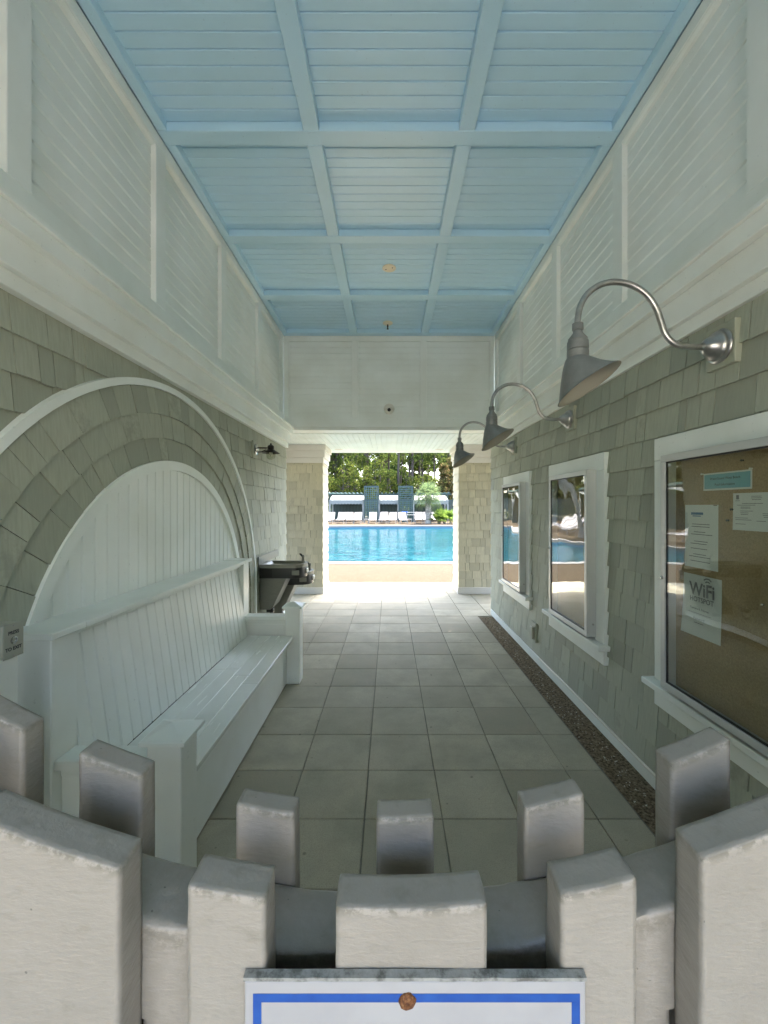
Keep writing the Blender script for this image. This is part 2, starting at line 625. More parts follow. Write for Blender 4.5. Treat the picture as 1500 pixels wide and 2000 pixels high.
def lay_shingles(parent, mat, face, plane, a0, a1, z0, z1, expo, skip=None, wmin=0.075, wmax=0.235, first=None, limit=300, mbs=None):
    """courses of wedge shingles on a vertical plane; face 'px','nx','ny' is the way they look"""
    r = random.Random(int(round(abs(plane) * 1000)) * 7 + {'ny': 1, 'px': 2, 'nx': 3}[face])
    items = []
    z = z0
    while z < z1 - 0.01:
        a = a0
        while a < a1 - 0.004:
            w = r.uniform(wmin, wmax)
            if r.random() < 0.35:
                w *= 0.7
            if a1 - (a + w) < wmin * 0.8:
                w = a1 - a
            h = min(expo + 0.014, z1 - z)
            gap = r.choice((0.0025, 0.003, 0.004, 0.006, 0.007))
            drop = r.uniform(-0.0016, 0.0014) if r.random() < .93 else -.006
            if not (skip and skip(a, a + w, z, z + h)):
                ac, zc = a + w / 2, z + h / 2
                if face == 'ny':
                    d2 = ac * ac + plane * plane + (zc - EYE) ** 2
                    vis = (w * h) * plane / d2 ** 1.5
                    u, vv = ac / plane, (zc - EYE) / plane
                else:
                    d2 = plane * plane + ac * ac + (zc - EYE) ** 2
                    vis = (w * h) * abs(plane) / d2 ** 1.5
                    u, vv = (plane / ac, (zc - EYE) / ac) if ac > .3 else (9, 9)
                if not (-.98 < u < .98 and -1.3 < vv < 1.25):
                    vis *= 1e-4
                items.append((vis, ac, z + drop, w - gap, h - drop, r.uniform(-.0025, .0025), r.uniform(0.88, 1.12)))
            a += w
        z += expo
    items.sort(key=lambda t: -t[0])
    ang = {'ny': 0, 'px': PI / 2, 'nx': -PI / 2}[face]
    rest = MB()
    for i, (vis, ac, z, w, h, tilt, th) in enumerate(items):
        loc = (ac, plane, z) if face == 'ny' else (plane, ac, z)
        if i < limit and vis > 0:
            o = bpy.data.objects.new('shingle', WEDGE[mat])
            link(o, parent, loc)
            o.rotation_euler = (0, tilt, ang)
            o.scale = (w, 0.0195 * th, h)
        else:
            M = Matrix.Translation(loc) @ Matrix.Rotation(ang, 4, 'Z') @ Matrix.Rotation(tilt, 4, 'Y') @ Matrix.Diagonal((w, 0.0195 * th, h, 1))
            me = WEDGE[mat]
            rest.add([M @ vt.co for vt in me.vertices], [tuple(p.vertices) for p in me.polygons])
    if rest.v:
        o = rest.build('shingle_remainder', mat, parent)
        o['kind'] = 'stuff'


# ------------------------------------------------------------------ ground, floor, paving
g = MB().box(-500, 500, -500, 500, -2.6, -2.5).build('ground', 'ground')
tag(g, 'sandy ground under the whole place', 'ground', kind='structure')
# land around the pool is laid at deck level in sheets, leaving the basin open
POOL = [(-11.0, 12.3), (9.0, 12.3), (15.0, 13.2), (18.0, 18.0), (18.0, 35.0), (-7.0, 35.0), (-6.2, 31.0), (-5.0, 27.0), (-4.7, 23.0),
        (-5.2, 20.0), (-6.6, 18.4), (-9.5, 17.8), (-11.6, 16.0)]


def smooth_loop(pts, it=2):
    for _ in range(it):
        q = []
        for i in range(len(pts)):
            a, b = pts[i], pts[(i + 1) % len(pts)]
            q.append((a[0] * .75 + b[0] * .25, a[1] * .75 + b[1] * .25))
            q.append((a[0] * .25 + b[0] * .75, a[1] * .25 + b[1] * .75))
        pts = q
    return pts


POOL = smooth_loop(POOL, 2)


def offset_loop(pts, d):
    out = []
    n = len(pts)
    for i in range(n):
        a, b = Vector(pts[i - 1]), Vector(pts[(i + 1) % n])
        t = (b - a).normalized()
        nrm = Vector((t.y, -t.x))
        out.append((pts[i][0] + nrm.x * d, pts[i][1] + nrm.y * d))
    return out


COPE = offset_loop(POOL, 0.42)


def deck_with_hole(name, mat, outer, hole, z):
    bm = bmesh.new()
    vo = [bm.verts.new((x, y, z)) for x, y in outer]
    vi = [bm.verts.new((x, y, z)) for x, y in hole]
    es = [bm.edges.new((vo[i], vo[(i + 1) % len(vo)])) for i in range(len(vo))]
    es += [bm.edges.new((vi[i], vi[(i + 1) % len(vi)])) for i in range(len(vi))]
    bmesh.ops.triangle_fill(bm, use_beauty=True, use_dissolve=False, edges=es)
    bmesh.ops.recalc_face_normals(bm, faces=bm.faces)
    for f in bm.faces:
        if f.normal.z < 0:
            f.normal_flip()
    me = bpy.data.meshes.new(name)
    bm.to_mesh(me)
    bm.free()
    me.materials.append(MATS[mat])
    return link(bpy.data.objects.new(name, me))


o = deck_with_hole('pool_deck', 'pebble_deck', [(-60, 9.0), (60, 9.0), (60, 58), (-60, 58)], COPE, -0.012)
tag(o, 'pale pebble pool deck around the water', 'deck', kind='structure')
n = len(POOL)
v = [(x, y, 0.004) for x, y in POOL] + [(x, y, 0.004) for x, y in COPE] + [(x, y, -0.13) for x, y in POOL] + [(x, y, -0.06) for x, y in COPE]
f = []
for i in range(n):
    j = (i + 1) % n
    f += [(i, j, n + j, n + i), (2 * n + i, 2 * n + j, j, i), (n + i, n + j, 3 * n + j, 3 * n + i)]
cop = link(bpy.data.objects.new('pool_coping', make_mesh('pool_coping', v, f, 'coping')))
tag(cop, 'pale stone coping running round the pool edge', 'pool edge', kind='structure')
v = [(x, y, -0.13) for x, y in POOL] + [(x, y, -1.3) for x, y in POOL]
f = [(i, (i + 1) % n, n + (i + 1) % n, n + i) for i in range(n)]
o = link(bpy.data.objects.new('waterline_tiles', make_mesh('waterline_tiles', v, f, 'waterline_tile')), cop)
me = bpy.data.meshes.new('pool_water')
bm = bmesh.new()
bm.faces.new([bm.verts.new((x, y, -0.22)) for x, y in offset_loop(POOL, 0.01)])
bmesh.ops.triangulate(bm, faces=bm.faces)
bmesh.ops.recalc_face_normals(bm, faces=bm.faces)
if sum(fc.normal.z for fc in bm.faces) < 0:
    bmesh.ops.reverse_faces(bm, faces=bm.faces)
bm.to_mesh(me)
bm.free()
me.materials.append(MATS['pool_water'])
tag(link(bpy.data.objects.new('pool_water', me)), 'turquoise rippled pool water', 'water', kind='structure')

o = MB().box(-60, 60, -60, -1.62, -0.30, -0.006).build('entry_pavement', 'entry_brick')
tag(o, 'brick paved approach outside the gate', 'pavement', kind='structure')

floor = MB().box(-60, 60, -1.62, 9.0, -0.30, -0.010).build('floor', 'joint')
tag(floor, 'square concrete pavers laid through the covered passage', 'floor', kind='structure')
TW, TL = 0.41, 0.405
tile_cache = {}


def tile(x0, x1, y0, y1):
    w, l = round(x1 - x0, 3), round(y1 - y0, 3)
    if w < 0.03 or l < 0.03:
        return
    if (w, l) not in tile_cache:
        b = MB().box(-w / 2 + .002, w / 2 - .002, -l / 2 + .002, l / 2 - .002, -0.02, 0.0)
        tile_cache[(w, l)] = make_mesh('paver', b.v, b.f, 'paver', 0.0035)
    o = bpy.data.objects.new('paver', tile_cache[(w, l)])
    link(o, floor, ((x0 + x1) / 2 + rng.uniform(-.001, .001), (y0 + y1) / 2 + rng.uniform(-.001, .001), rng.uniform(-.0012, .0012)))
    o.rotation_euler = (0, 0, rng.uniform(-.002, .002))


for j in range(-10, 17):
    ya, yb = 2.2 + TL * j, 2.2 + TL * (j + 1)
    ya, yb = max(ya, -1.60), min(yb, 9.0)
    if ya > 6.2:
        ks, lo, hi = range(-8, 8), -3.1, 3.3
    else:
        ks, lo, hi = range(-4, 3), -1.33, 1.33
    for kx in ks:
        xa, xb = 0.28 + TW * kx, 0.28 + TW * (kx + 1)
        tile(max(xa, lo), min(xb, hi), ya, yb)

for s, lab in ((1, 'brown mulch strip with shell bits below the notice cases'), (-1, 'brown mulch strip with shell bits behind the bench')):
    bm = bmesh.new()
    bmesh.ops.create_grid(bm, x_segments=24, y_segments=440, size=0.5)
    for vt in bm.verts:
        x = 1.335 + (vt.co.x + .5) * 0.235
        y = -1.6 + (vt.co.y + .5) * (6.20 + 1.6)
        edge = min(1.0, (x - 1.335) / 0.03)
        h = 0.004 * noise.noise(Vector((x * 22, y * 22, s))) + 0.003 * noise.noise(Vector((x * 80, y * 80, s)))
        vt.co = (s * x, y, h * edge - 0.0035)
    bmesh.ops.recalc_face_normals(bm, faces=bm.faces)
    me = bpy.data.meshes.new('mulch_strip')
    bm.to_mesh(me)
    bm.free()
    me.materials.append(MATS['mulch'])
    ms = tag(link(bpy.data.objects.new('mulch_strip', me)), lab, 'mulch', kind='stuff')
    q = []
    for _ in range(330):
        c = Vector((s * rng.uniform(1.35, 1.54), rng.uniform(0.8, 6.15), 0.001))
        if rng.random() < 0.5:
            c.x = s * rng.gauss(1.43, 0.03)
        a, l, w = rng.uniform(0, PI), rng.uniform(.003, .009), rng.uniform(.0015, .004)
        u = Vector((math.cos(a), math.sin(a), rng.uniform(-.3, .3))) * l
        t = Vector((-math.sin(a), math.cos(a), rng.uniform(-.3, .3))) * w
        q.append([c - u - t, c + u - t * .4, c + u * .8 + t, c - u * .7 + t])
    sh = link(bpy.data.objects.new('shell_bits', quad_mesh('shell_bits', q, 'shell')), ms)
    sh['kind'] = 'stuff'

# ------------------------------------------------------------------ ceiling
ceil = MB().box(-1.66, 1.66, Y0, 6.36, 4.315, 4.40).build('ceiling', 'ceiling_paint')
tag(ceil, 'coffered light blue board ceiling over the passage', 'ceiling', kind='structure')
BEAM = (0.48, 0.59)
PANEL_Z = 4.292
for y in STILES:
    box('cross_beam', 'ceiling_paint', (-1.598, 1.598, y - .058, min(y + .058, 6.338), CEIL, 4.315), ceil, 0.004)
for i in range(len(STILES) - 1):
    ya, yb = STILES[i] + .0585, STILES[i + 1] - .0585
    for s in (-1, 1):
        x0, x1 = sorted((s * BEAM[0], s * BEAM[1]))
        box('long_beam', 'ceiling_paint', (x0, x1, ya, yb, CEIL + .001, 4.315), ceil, 0.004)
        x0, x1 = sorted((s * 1.53, s * 1.598))
        box('border_beam', 'ceiling_paint', (x0, x1, ya, yb, CEIL + .001, 4.315), ceil, 0.004)
    nb = 11
    bw = (yb - ya) / nb
    for (x0, x1) in ((-1.53, -BEAM[1]), (-BEAM[0], BEAM[0]), (BEAM[1], 1.53)):
        L = x1 - x0 - .0015
        pr = [(-bw / 2 + .0012, PANEL_Z + .011), (-bw / 2 + .0060, PANEL_Z), (bw / 2 - .0060, PANEL_Z), (bw / 2 - .0012, PANEL_Z + .011),
              (bw / 2 - .0006, PANEL_Z + .02), (-bw / 2 + .0006, PANEL_Z + .02)]
        b = MB().prism(pr, 'x', -L / 2, L / 2)
        me = make_mesh('ceiling_board', b.v, b.f, 'ceiling_paint')
        for k2 in range(nb):
            link(bpy.data.objects.new('ceiling_board', me), ceil, ((x0 + x1) / 2, ya + bw * (k2 + .5), rng.uniform(-.0008, .0008)))

# ------------------------------------------------------------------ side walls
ARC_Y, ARC_Z = 2.98, 0.63


def wall_upper(parent, s, mat='white_paint_y'):
    """panelled band above the trim: rails, stiles, moulding and tongue-and-groove boards; s=-1 left, +1 right"""
    def bx(name, xa, xb, y0, y1, z0, z1, bev=0.003, m=mat):
        a, b = sorted((s * xa, s * xb))
        return box(name, m, (a, b, y0, y1, z0, z1), parent, bev)
    bx('trim_board', 1.530, 1.60, Y0, Y1, 2.530, 2.600)
    bx('trim_board', 1.500, 1.602, Y0, Y1, 2.600, 2.738)
    bx('trim_board', 1.462, 1.604, Y0, Y1, 2.738, 2.822)
    bx('trim_ledge', 1.446, 1.606, Y0, Y1, 2.822, 2.846)
    bx('bottom_rail', 1.600, 1.66, Y0, Y1 - .002, 2.846, 3.045)
    bx('top_rail', 1.600, 1.66, Y0, Y1 - .002, 4.150, CEIL)
    for y in STILES:
        bx('stile', 1.601, 1.66, y - .062, min(y + .062, Y1 - .003), 3.0455, 4.1495, 0.003, 'white_paint_z')
    nb = 12
    bh = (4.150 - 3.045) / nb
    for i in range(len(STILES) - 1):
        ya, yb = STILES[i] + .0625, STILES[i + 1] - .0625
        L = yb - ya
        a, b = sorted((s * 1.612, s * 1.638))
        mould = [(s * 1.638, 4.1495), (s * 1.604, 4.1495), (s * 1.606, 4.142), (s * 1.620, 4.132), (s * 1.638, 4.128)]
        MB().prism(mould, 'y', ya, yb).build('panel_mould', mat, parent)
        pr = [(s * 1.648, -bh / 2 + .0005), (s * 1.638, -bh / 2 + .012), (s * 1.638, bh / 2 - .0035), (s * 1.648, bh / 2 - .0005),
              (s * 1.66, bh / 2 - .0005), (s * 1.66, -bh / 2 + .0005)]
        q = MB().prism(pr, 'y', -L / 2, L / 2)
        me = make_mesh('panel_board', q.v, q.f, mat)
        for k2 in range(nb):
            link(bpy.data.objects.new('panel_board', me), parent, (s * rng.uniform(-.0006, .0006), (ya + yb) / 2, 3.045 + bh * (k2 + .5)))


# left wall with the bench arch
lw = thing('shingled_wall', 'sage shingled wall with a big arch behind the white bench', 'wall', (-1.575, 3.48, 0))
MB().box(-3.6, -WALL_X, Y0, Y1, 0.0, 2.53).box(-3.6, -1.661, Y0, Y1, 2.5301, 4.40).build('wall_core', 'shingle_gap_shade', lw)
wall_upper(lw, -1)
box('base_strip', 'white_paint_y', (-1.575, -1.563, 4.9, Y1 - .004, 0.0, 0.085), lw, 0.002)


def in_arch(a, b, z0, z1):
    def rr(y, z):
        return math.hypot(y - ARC_Y, max(z - ARC_Z, 0))
    return max(rr(a, z0), rr(a, z1), rr(b, z0), rr(b, z1)) < 1.80


lay_shingles(lw, 'sage_shingle', 'px', -WALL_X, Y0, Y1, 0.10, 2.53, EXPO, in_arch)


def arch_path(r, npts=64):
    """(y, z, dirY, dirZ) along an arch of radius r that drops straight to the floor on both sides; outward direction too"""
    out = [(ARC_Y - r, 0.0, -1, 0)]
    for i in range(npts + 1):
        a = PI - PI * i / npts
        out.append((ARC_Y + r * math.cos(a), ARC_Z + r * math.sin(a), math.cos(a), math.sin(a)))
    out.append((ARC_Y + r, 0.0, 1, 0))
    return out


def arch_band(name, mat, r0, r1, xb, xf, parent, bev=0.002):
    m = MB()
    pa, pb = arch_path(r0), arch_path(r1)
    rs = []
    for a, b in zip(pa, pb):
        rs.append([(xb, a[0], a[1]), (xf, a[0], a[1]), (xf, b[0], b[1]), (xb, b[0], b[1])])
    m.rings(rs)
    return m.build(name, mat, parent, 0.0, 30)


# backing disc of the arch, proud of the wall shingles
pts = [(p[0], p[1]) for p in arch_path(1.815)]
arch = MB().prism(pts, 'x', -1.572, -1.548).build('arch_surround', 'shingle_gap_shade', lw)
arch_band('arch_trim', 'white_paint', 1.812, 1.854, -1.572, -1.530, arch)
arch_band('arch_trim', 'white_paint', 1.270, 1.335, -1.548, -1.512, arch)
ra = random.Random(5)
for ci, (r0, r1) in enumerate(((1.335, 1.49), (1.49, 1.645), (1.645, 1.811))):
    s_tot = ARC_Z * 2 + PI * r0
    s = 0.0
    while s < s_tot - 0.02:
        w = ra.uniform(0.085, 0.20)
        if s_tot - s - w < 0.07:
            w = s_tot - s
        gap = ra.choice((.0025, .004, .006))

        def pt(sv, r):
            if sv < ARC_Z:
                return (ARC_Y - r, sv)
            if sv > s_tot - ARC_Z:
                return (ARC_Y + r, s_tot - sv)
            a = PI - (sv - ARC_Z) / r0
            return (ARC_Y + r * math.cos(a), ARC_Z + r * math.sin(a))
        rA, rB = r0 + ra.uniform(-.003, .003), r1 + 0.012
        m = MB()
        tin, tout = 0.020 * ra.uniform(.85, 1.15), 0.004
        if ci == 0:
            rA = r0
        if ci == 2:
            rB = r1
        q = [pt(s + gap / 2, rA), pt(s + w - gap / 2, rA), pt(s + w - gap / 2, rB), pt(s + gap / 2, rB)]
        xs = [tin, tin, tout, tout]
        v = [(-1.548, y, z) for y, z in q] + [(-1.548 + x, y, z) for (y, z), x in zip(q, xs)]
        m.add(v, [(3, 2, 1, 0), (4, 5, 6, 7), (0, 1, 5, 4), (1, 2, 6, 5), (2, 3, 7, 6), (3, 0, 4, 7)])
        m.build('arch_shingle', 'sage_shingle', arch)
        s += w
# upright boards filling the inner arch
y = ARC_Y - 1.272
bwid = 0.0935
while y < ARC_Y + 1.272 - .01:
    ya, yb = y + .0005, min(y + bwid, ARC_Y + 1.272) - .0005

    def top(yy):
        d = yy - ARC_Y
        return ARC_Z + math.sqrt(max(1.275 ** 2 - d * d, 0.0))
    zt = [max(top(ya), .66), max(top((ya + yb) / 2), .66), max(top(yb), .66)]
    xf, xb, ch = -1.532, -1.548, .007
    ring = [(xb, ya), (xf - .006, ya), (xf, ya + ch), (xf, yb - ch), (xf - .006, yb), (xb, yb)]
    zz = [zt[0], zt[0], max(top(ya + ch), .66), max(top(yb - ch), .66), zt[2], zt[2]]
    v = [(x, yy, 0.4) for x, yy in ring] + [(x, yy, z) for (x, yy), z in zip(ring, zz)]
    f = [tuple(range(6)), tuple(range(11, 5, -1))] + [(i, i + 6, (i + 1) % 6 + 6, (i + 1) % 6) for i in range(6)]
    MB().add(v, f).build('arch_board', 'white_paint_z', arch)
    y += bwid

# right wall
rw = thing('shingled_wall', 'sage shingled wall that carries the notice cases and gooseneck lamps', 'wall', (1.575, 3.48, 0))
MB().box(1.558, 3.6, Y0, Y1, 0.0, 2.53).box(1.661, 3.6, Y0, Y1, 2.5301, 4.40).build('wall_core', 'shingle_gap_shade', rw)
wall_upper(rw, 1)
box('base_strip', 'white_paint_y', (1.543, 1.558, Y0, Y1 - .004, 0.0, 0.085), rw, 0.002)
CASES = [(4.515, 5.548), (2.945, 3.965), (1.35, 2.388)]


def in_case(a, b, z0, z1):
    return any(a > c0 + .005 and b < c1 - .005 and z0 > 0.53 and z1 < 2.02 for c0, c1 in CASES)


lay_shingles(rw, 'sage_shingle', 'nx', 1.558, Y0, Y1, 0.10, 2.53, EXPO, in_case)

# ------------------------------------------------------------------ end wall over the porch opening
ew = thing('header_wall', 'white panelled wall above the opening to the pool', 'wall', (0, 6.36, 2.84))
MB().box(-1.66, 1.66, 6.372, 6.60, 2.842, 4.40).build('wall_core', 'white_paint_x', ew)
box('bottom_rail', 'white_paint_x', (-1.60, 1.60, 6.336, 6.375, 2.84, 2.985), ew)
box('top_rail', 'white_paint_x', (-1.598, 1.598, 6.336, 6.372, 4.15, CEIL - .001), ew)
XS = [-1.56, -0.52, 0.52, 1.56]
for x in XS:
    box('stile', 'white_paint_z', (x - (.05 if abs(x) < 1 else .037), x + (.05 if abs(x) < 1 else .037), 6.337, 6.372, 2.9855, 4.1495), ew)
nbh = (4.150 - 2.985) / 13
for i in range(3):
    xa, xb = XS[i] + .051, XS[i + 1] - .051
    if i == 0:
        xa -= .013
    if i == 2:
        xb += .013
    L = xb - xa
    pr = [(6.3585, -nbh / 2 + .0003), (6.355, -nbh / 2 + .003), (6.355, nbh / 2 - .002), (6.3585, nbh / 2 - .0003), (6.372, nbh / 2 - .0005), (6.372, -nbh / 2 + .0005)]
    b = MB().prism(pr, 'x', -L / 2, L / 2)
    me = make_mesh('panel_board', b.v, b.f, 'white_paint_x')
    for k2 in range(13):
        link(bpy.data.objects.new('panel_board', me), ew, ((xa + xb) / 2, 0, 2.985 + nbh * (k2 + .5)))
box('header_trim', 'white_paint_x', (-1.52, 1.52, 6.350, 6.62, 2.80, 2.839), ew)

eh = thing('added_entrance_header', 'added unseen white beam holding back light at the street entrance', 'wall', (0, -1.56, 2.75))  # unseen beam, added to hold back light from behind the viewpoint
box('beam', 'white_paint_x', (-1.598, 1.598, -1.62, -1.50, 2.75, CEIL - .002), eh)

# ------------------------------------------------------------------ porch: ceiling, pillars, roofs
pc = MB().box(-7, 7, 6.62, 8.90, 2.815, 2.86).build('porch_ceiling', 'porch_paint')
tag(pc, 'pale blue board ceiling of the porch beside the pool', 'ceiling', kind='structure')
bw = 0.092
pr = [(-bw / 2 + .0006, 2.801), (-bw / 2 + .006, 2.793), (bw / 2 - .006, 2.793), (bw / 2 - .0006, 2.801), (bw / 2 - .0006, 2.815), (-bw / 2 + .0006, 2.815)]
b = MB().prism(pr, 'y', 6.622, 8.80)
me = make_mesh('porch_board', b.v, b.f, 'porch_paint')
for i in range(-26, 27):
    link(bpy.data.objects.new('porch_board', me), pc, (i * bw, 0, 0))
box('fascia', 'white_paint_x', (-7, 7, 8.80, 8.93, 2.785, 3.02), pc)
for x in (-1.02, 1.02):
    t = thing('recessed_light', 'round recessed light set in the porch ceiling', 'ceiling light', (x, 8.45, 2.793), 'recessed lights in the porch ceiling')
    MB().lathe([(.055, 0), (.085, 0), (.085, -.006), (.060, -.008), (.055, -.001)], (x, 8.45, 2.793), 24, cap=False).build('trim_ring', 'white_plastic', t, 0, 40)
    MB().lathe([(.054, -.004), (.054, -.001)], (x, 8.45, 2.793), 24).build('lens', 'frosted', t)

rf = MB().box(-3.8, 3.8, -1.85, 6.75, 4.402, 4.62).build('roof', 'roofing')
tag(rf, 'flat roof above the covered passage', 'roof', kind='structure')
prf = MB().box(-7.2, 7.2, 6.605, 9.02, 3.021, 3.12).build('porch_roof', 'roofing')
tag(prf, 'low roof over the poolside porch', 'roof', kind='structure')

PY0, PY1 = 7.82, 8.50
for s, xin, xout, lab in ((-1, 1.24, 2.06, 'tan shingled porch pillar behind the drinking fountain'), (1, 1.30, 2.12, 'tan shingled porch pillar beyond the notice cases')):
    p = thing('porch_pillar', lab, 'pillar', (s * (xin + xout) / 2, (PY0 + PY1) / 2, 0))
    a, b = sorted((s * (xin + .016), s * (xout - .016)))
    MB().box(a, b, PY0 + .016, PY1 - .016, 0.0, 2.79).build('pillar_core', 'shingle_gap_shade', p)
    a2, b2 = sorted((s * xin, s * xout))
    lay_shingles(p, 'tan_shingle', 'ny', PY0 + .016, a2 + .004, b2 - .004, 0.125, 2.46, 0.1525, None, 0.09, 0.20)
    lay_shingles(p, 'tan_shingle', 'px' if s < 0 else 'nx', s * (xin + .016), PY0 + .004, PY1 - .004, 0.125, 2.46, 0.1525, None, 0.09, 0.20)
    box('base_board', 'cream_trim', (a2 - .012, b2 + .012, PY0 - .012, PY1 + .012, 0.0, 0.125), p)
    for z0, z1, e in ((2.455, 2.555, .012), (2.555, 2.69, .035), (2.69, 2.792, .06)):
        box('cap_board', 'cream_trim', (a2 - e, b2 + e, PY0 - e, PY1 + e, z0, z1 - .0005), p, .004)

# ------------------------------------------------------------------ bench
BX = dict(back=-1.345, seat=-0.885, front=-0.945)
NY, FY = (1.66, 1.80), (3.86, 4.00)
bench = thing('bench', 'long white painted wooden bench built into the shingled arch', 'bench', (-1.2, 2.9, 0))
for (ya, yb) in (NY, FY):
    po = box('back_post', 'white_paint_z', (-1.530, -1.345, ya, yb, 0.0, 1.118), bench, .004)
    box('post_cap', 'white_paint_y', (-1.530, -1.322, ya - .022, yb + .022, 1.119, 1.147), po, .003)
    po = box('front_post', 'white_paint_z', (-0.965, -0.828, ya, yb, 0.0, 0.700), bench, .004)
    cx, cyy = -0.8965, (ya + yb) / 2
    m = MB().box(-.988, -.805, ya - .022, yb + .022, .701, .718)
    m.add([(-.985, ya - .019, .7185), (-.808, ya - .019, .7185), (-.808, yb + .019, .7185), (-.985, yb + .019, .7185), (cx, cyy, .752)],
          [(3, 2, 1, 0), (0, 1, 4), (1, 2, 4), (2, 3, 4), (3, 0, 4)])
    m.build('post_cap', 'white_paint', po, .0015)
    # arm between the two posts
    box('arm_rail', 'white_paint_x', (-1.344, -0.966, ya + .012, yb - .012, .585, .625), bench)
    box('arm_apron', 'white_paint_x', (-1.344, -0.966, ya + .045, yb - .045, .545, .5845), bench)
    box('end_panel', 'white_paint_z', (-1.344, -0.966, ya + .050, yb - .055, 0.03, .5445), bench)
box('back_cap', 'white_paint_y', (-1.531, -1.322, NY[1] + .023, FY[0] - .023, 1.117, 1.145), bench, .003)
box('cap_mould', 'white_paint_y', (-1.53, -1.375, NY[1] + .001, FY[0] - .001, 1.085, 1.1165), bench, .003)
# back boards, leaning
nbk = 24
bwk = (FY[0] - NY[1]) / nbk
for i in range(nbk):
    ya, yb = NY[1] + bwk * i + .0006, NY[1] + bwk * (i + 1) - .0006
    ch = .006
    xt, xb = -1.400, -1.312
    zt, zb = 1.0845, .452
    prof = [(0, ya), (.014, ya), (.020, ya + ch), (.020, yb - ch), (.014, yb), (0, yb)]
    wob = rng.uniform(-.0012, .0012)
    v = [(xb - .02 + d + wob, yy, zb) for d, yy in prof] + [(xt - .02 + d + wob, yy, zt) for d, yy in prof]
    f = [tuple(range(6)), tuple(range(11, 5, -1))] + [(j, j + 6, (j + 1) % 6 + 6, (j + 1) % 6) for j in range(6)]
    MB().add(v, f).build('back_board', 'white_paint_z', bench)
# seat boards run the length of the bench
xs = [-1.312, -1.205, -1.100, -0.993, -0.885]
for a, b in zip(xs[:-1], xs[1:]):
    cuts = [NY[1] + .001, NY[1] + .001 + rng.uniform(.9, 1.4), FY[0] - .001]
    for c0, c1 in zip(cuts[:-1], cuts[1:]):
        box('seat_board', 'seat_paint', (a + .0008, b - .0008, c0 + .0006, c1 - .0006, .422 + rng.uniform(0, .0008), .450), bench, .0025)
box('seat_end_board', 'seat_paint', (-1.312, -.966, NY[1] - .0545, NY[1], .422, .4495), bench, .0025)
box('front_board', 'white_paint_y', (-.957, -.945, NY[1] + .001, FY[0] - .001, .015, .385), bench, .002)
box('front_rail', 'white_paint_y', (-.956, -.925, NY[1] + .001, FY[0] - .001, .3855, .4215), bench, .003)

# ------------------------------------------------------------------ gate in the foreground
gate = thing('picket_gate', 'thickly painted white picket gate with scooped top across the entrance', 'gate', (0, .51, 0))


def ztop(x):
    return 1.23 + 0.5 * min(abs(x), 0.62) ** 2


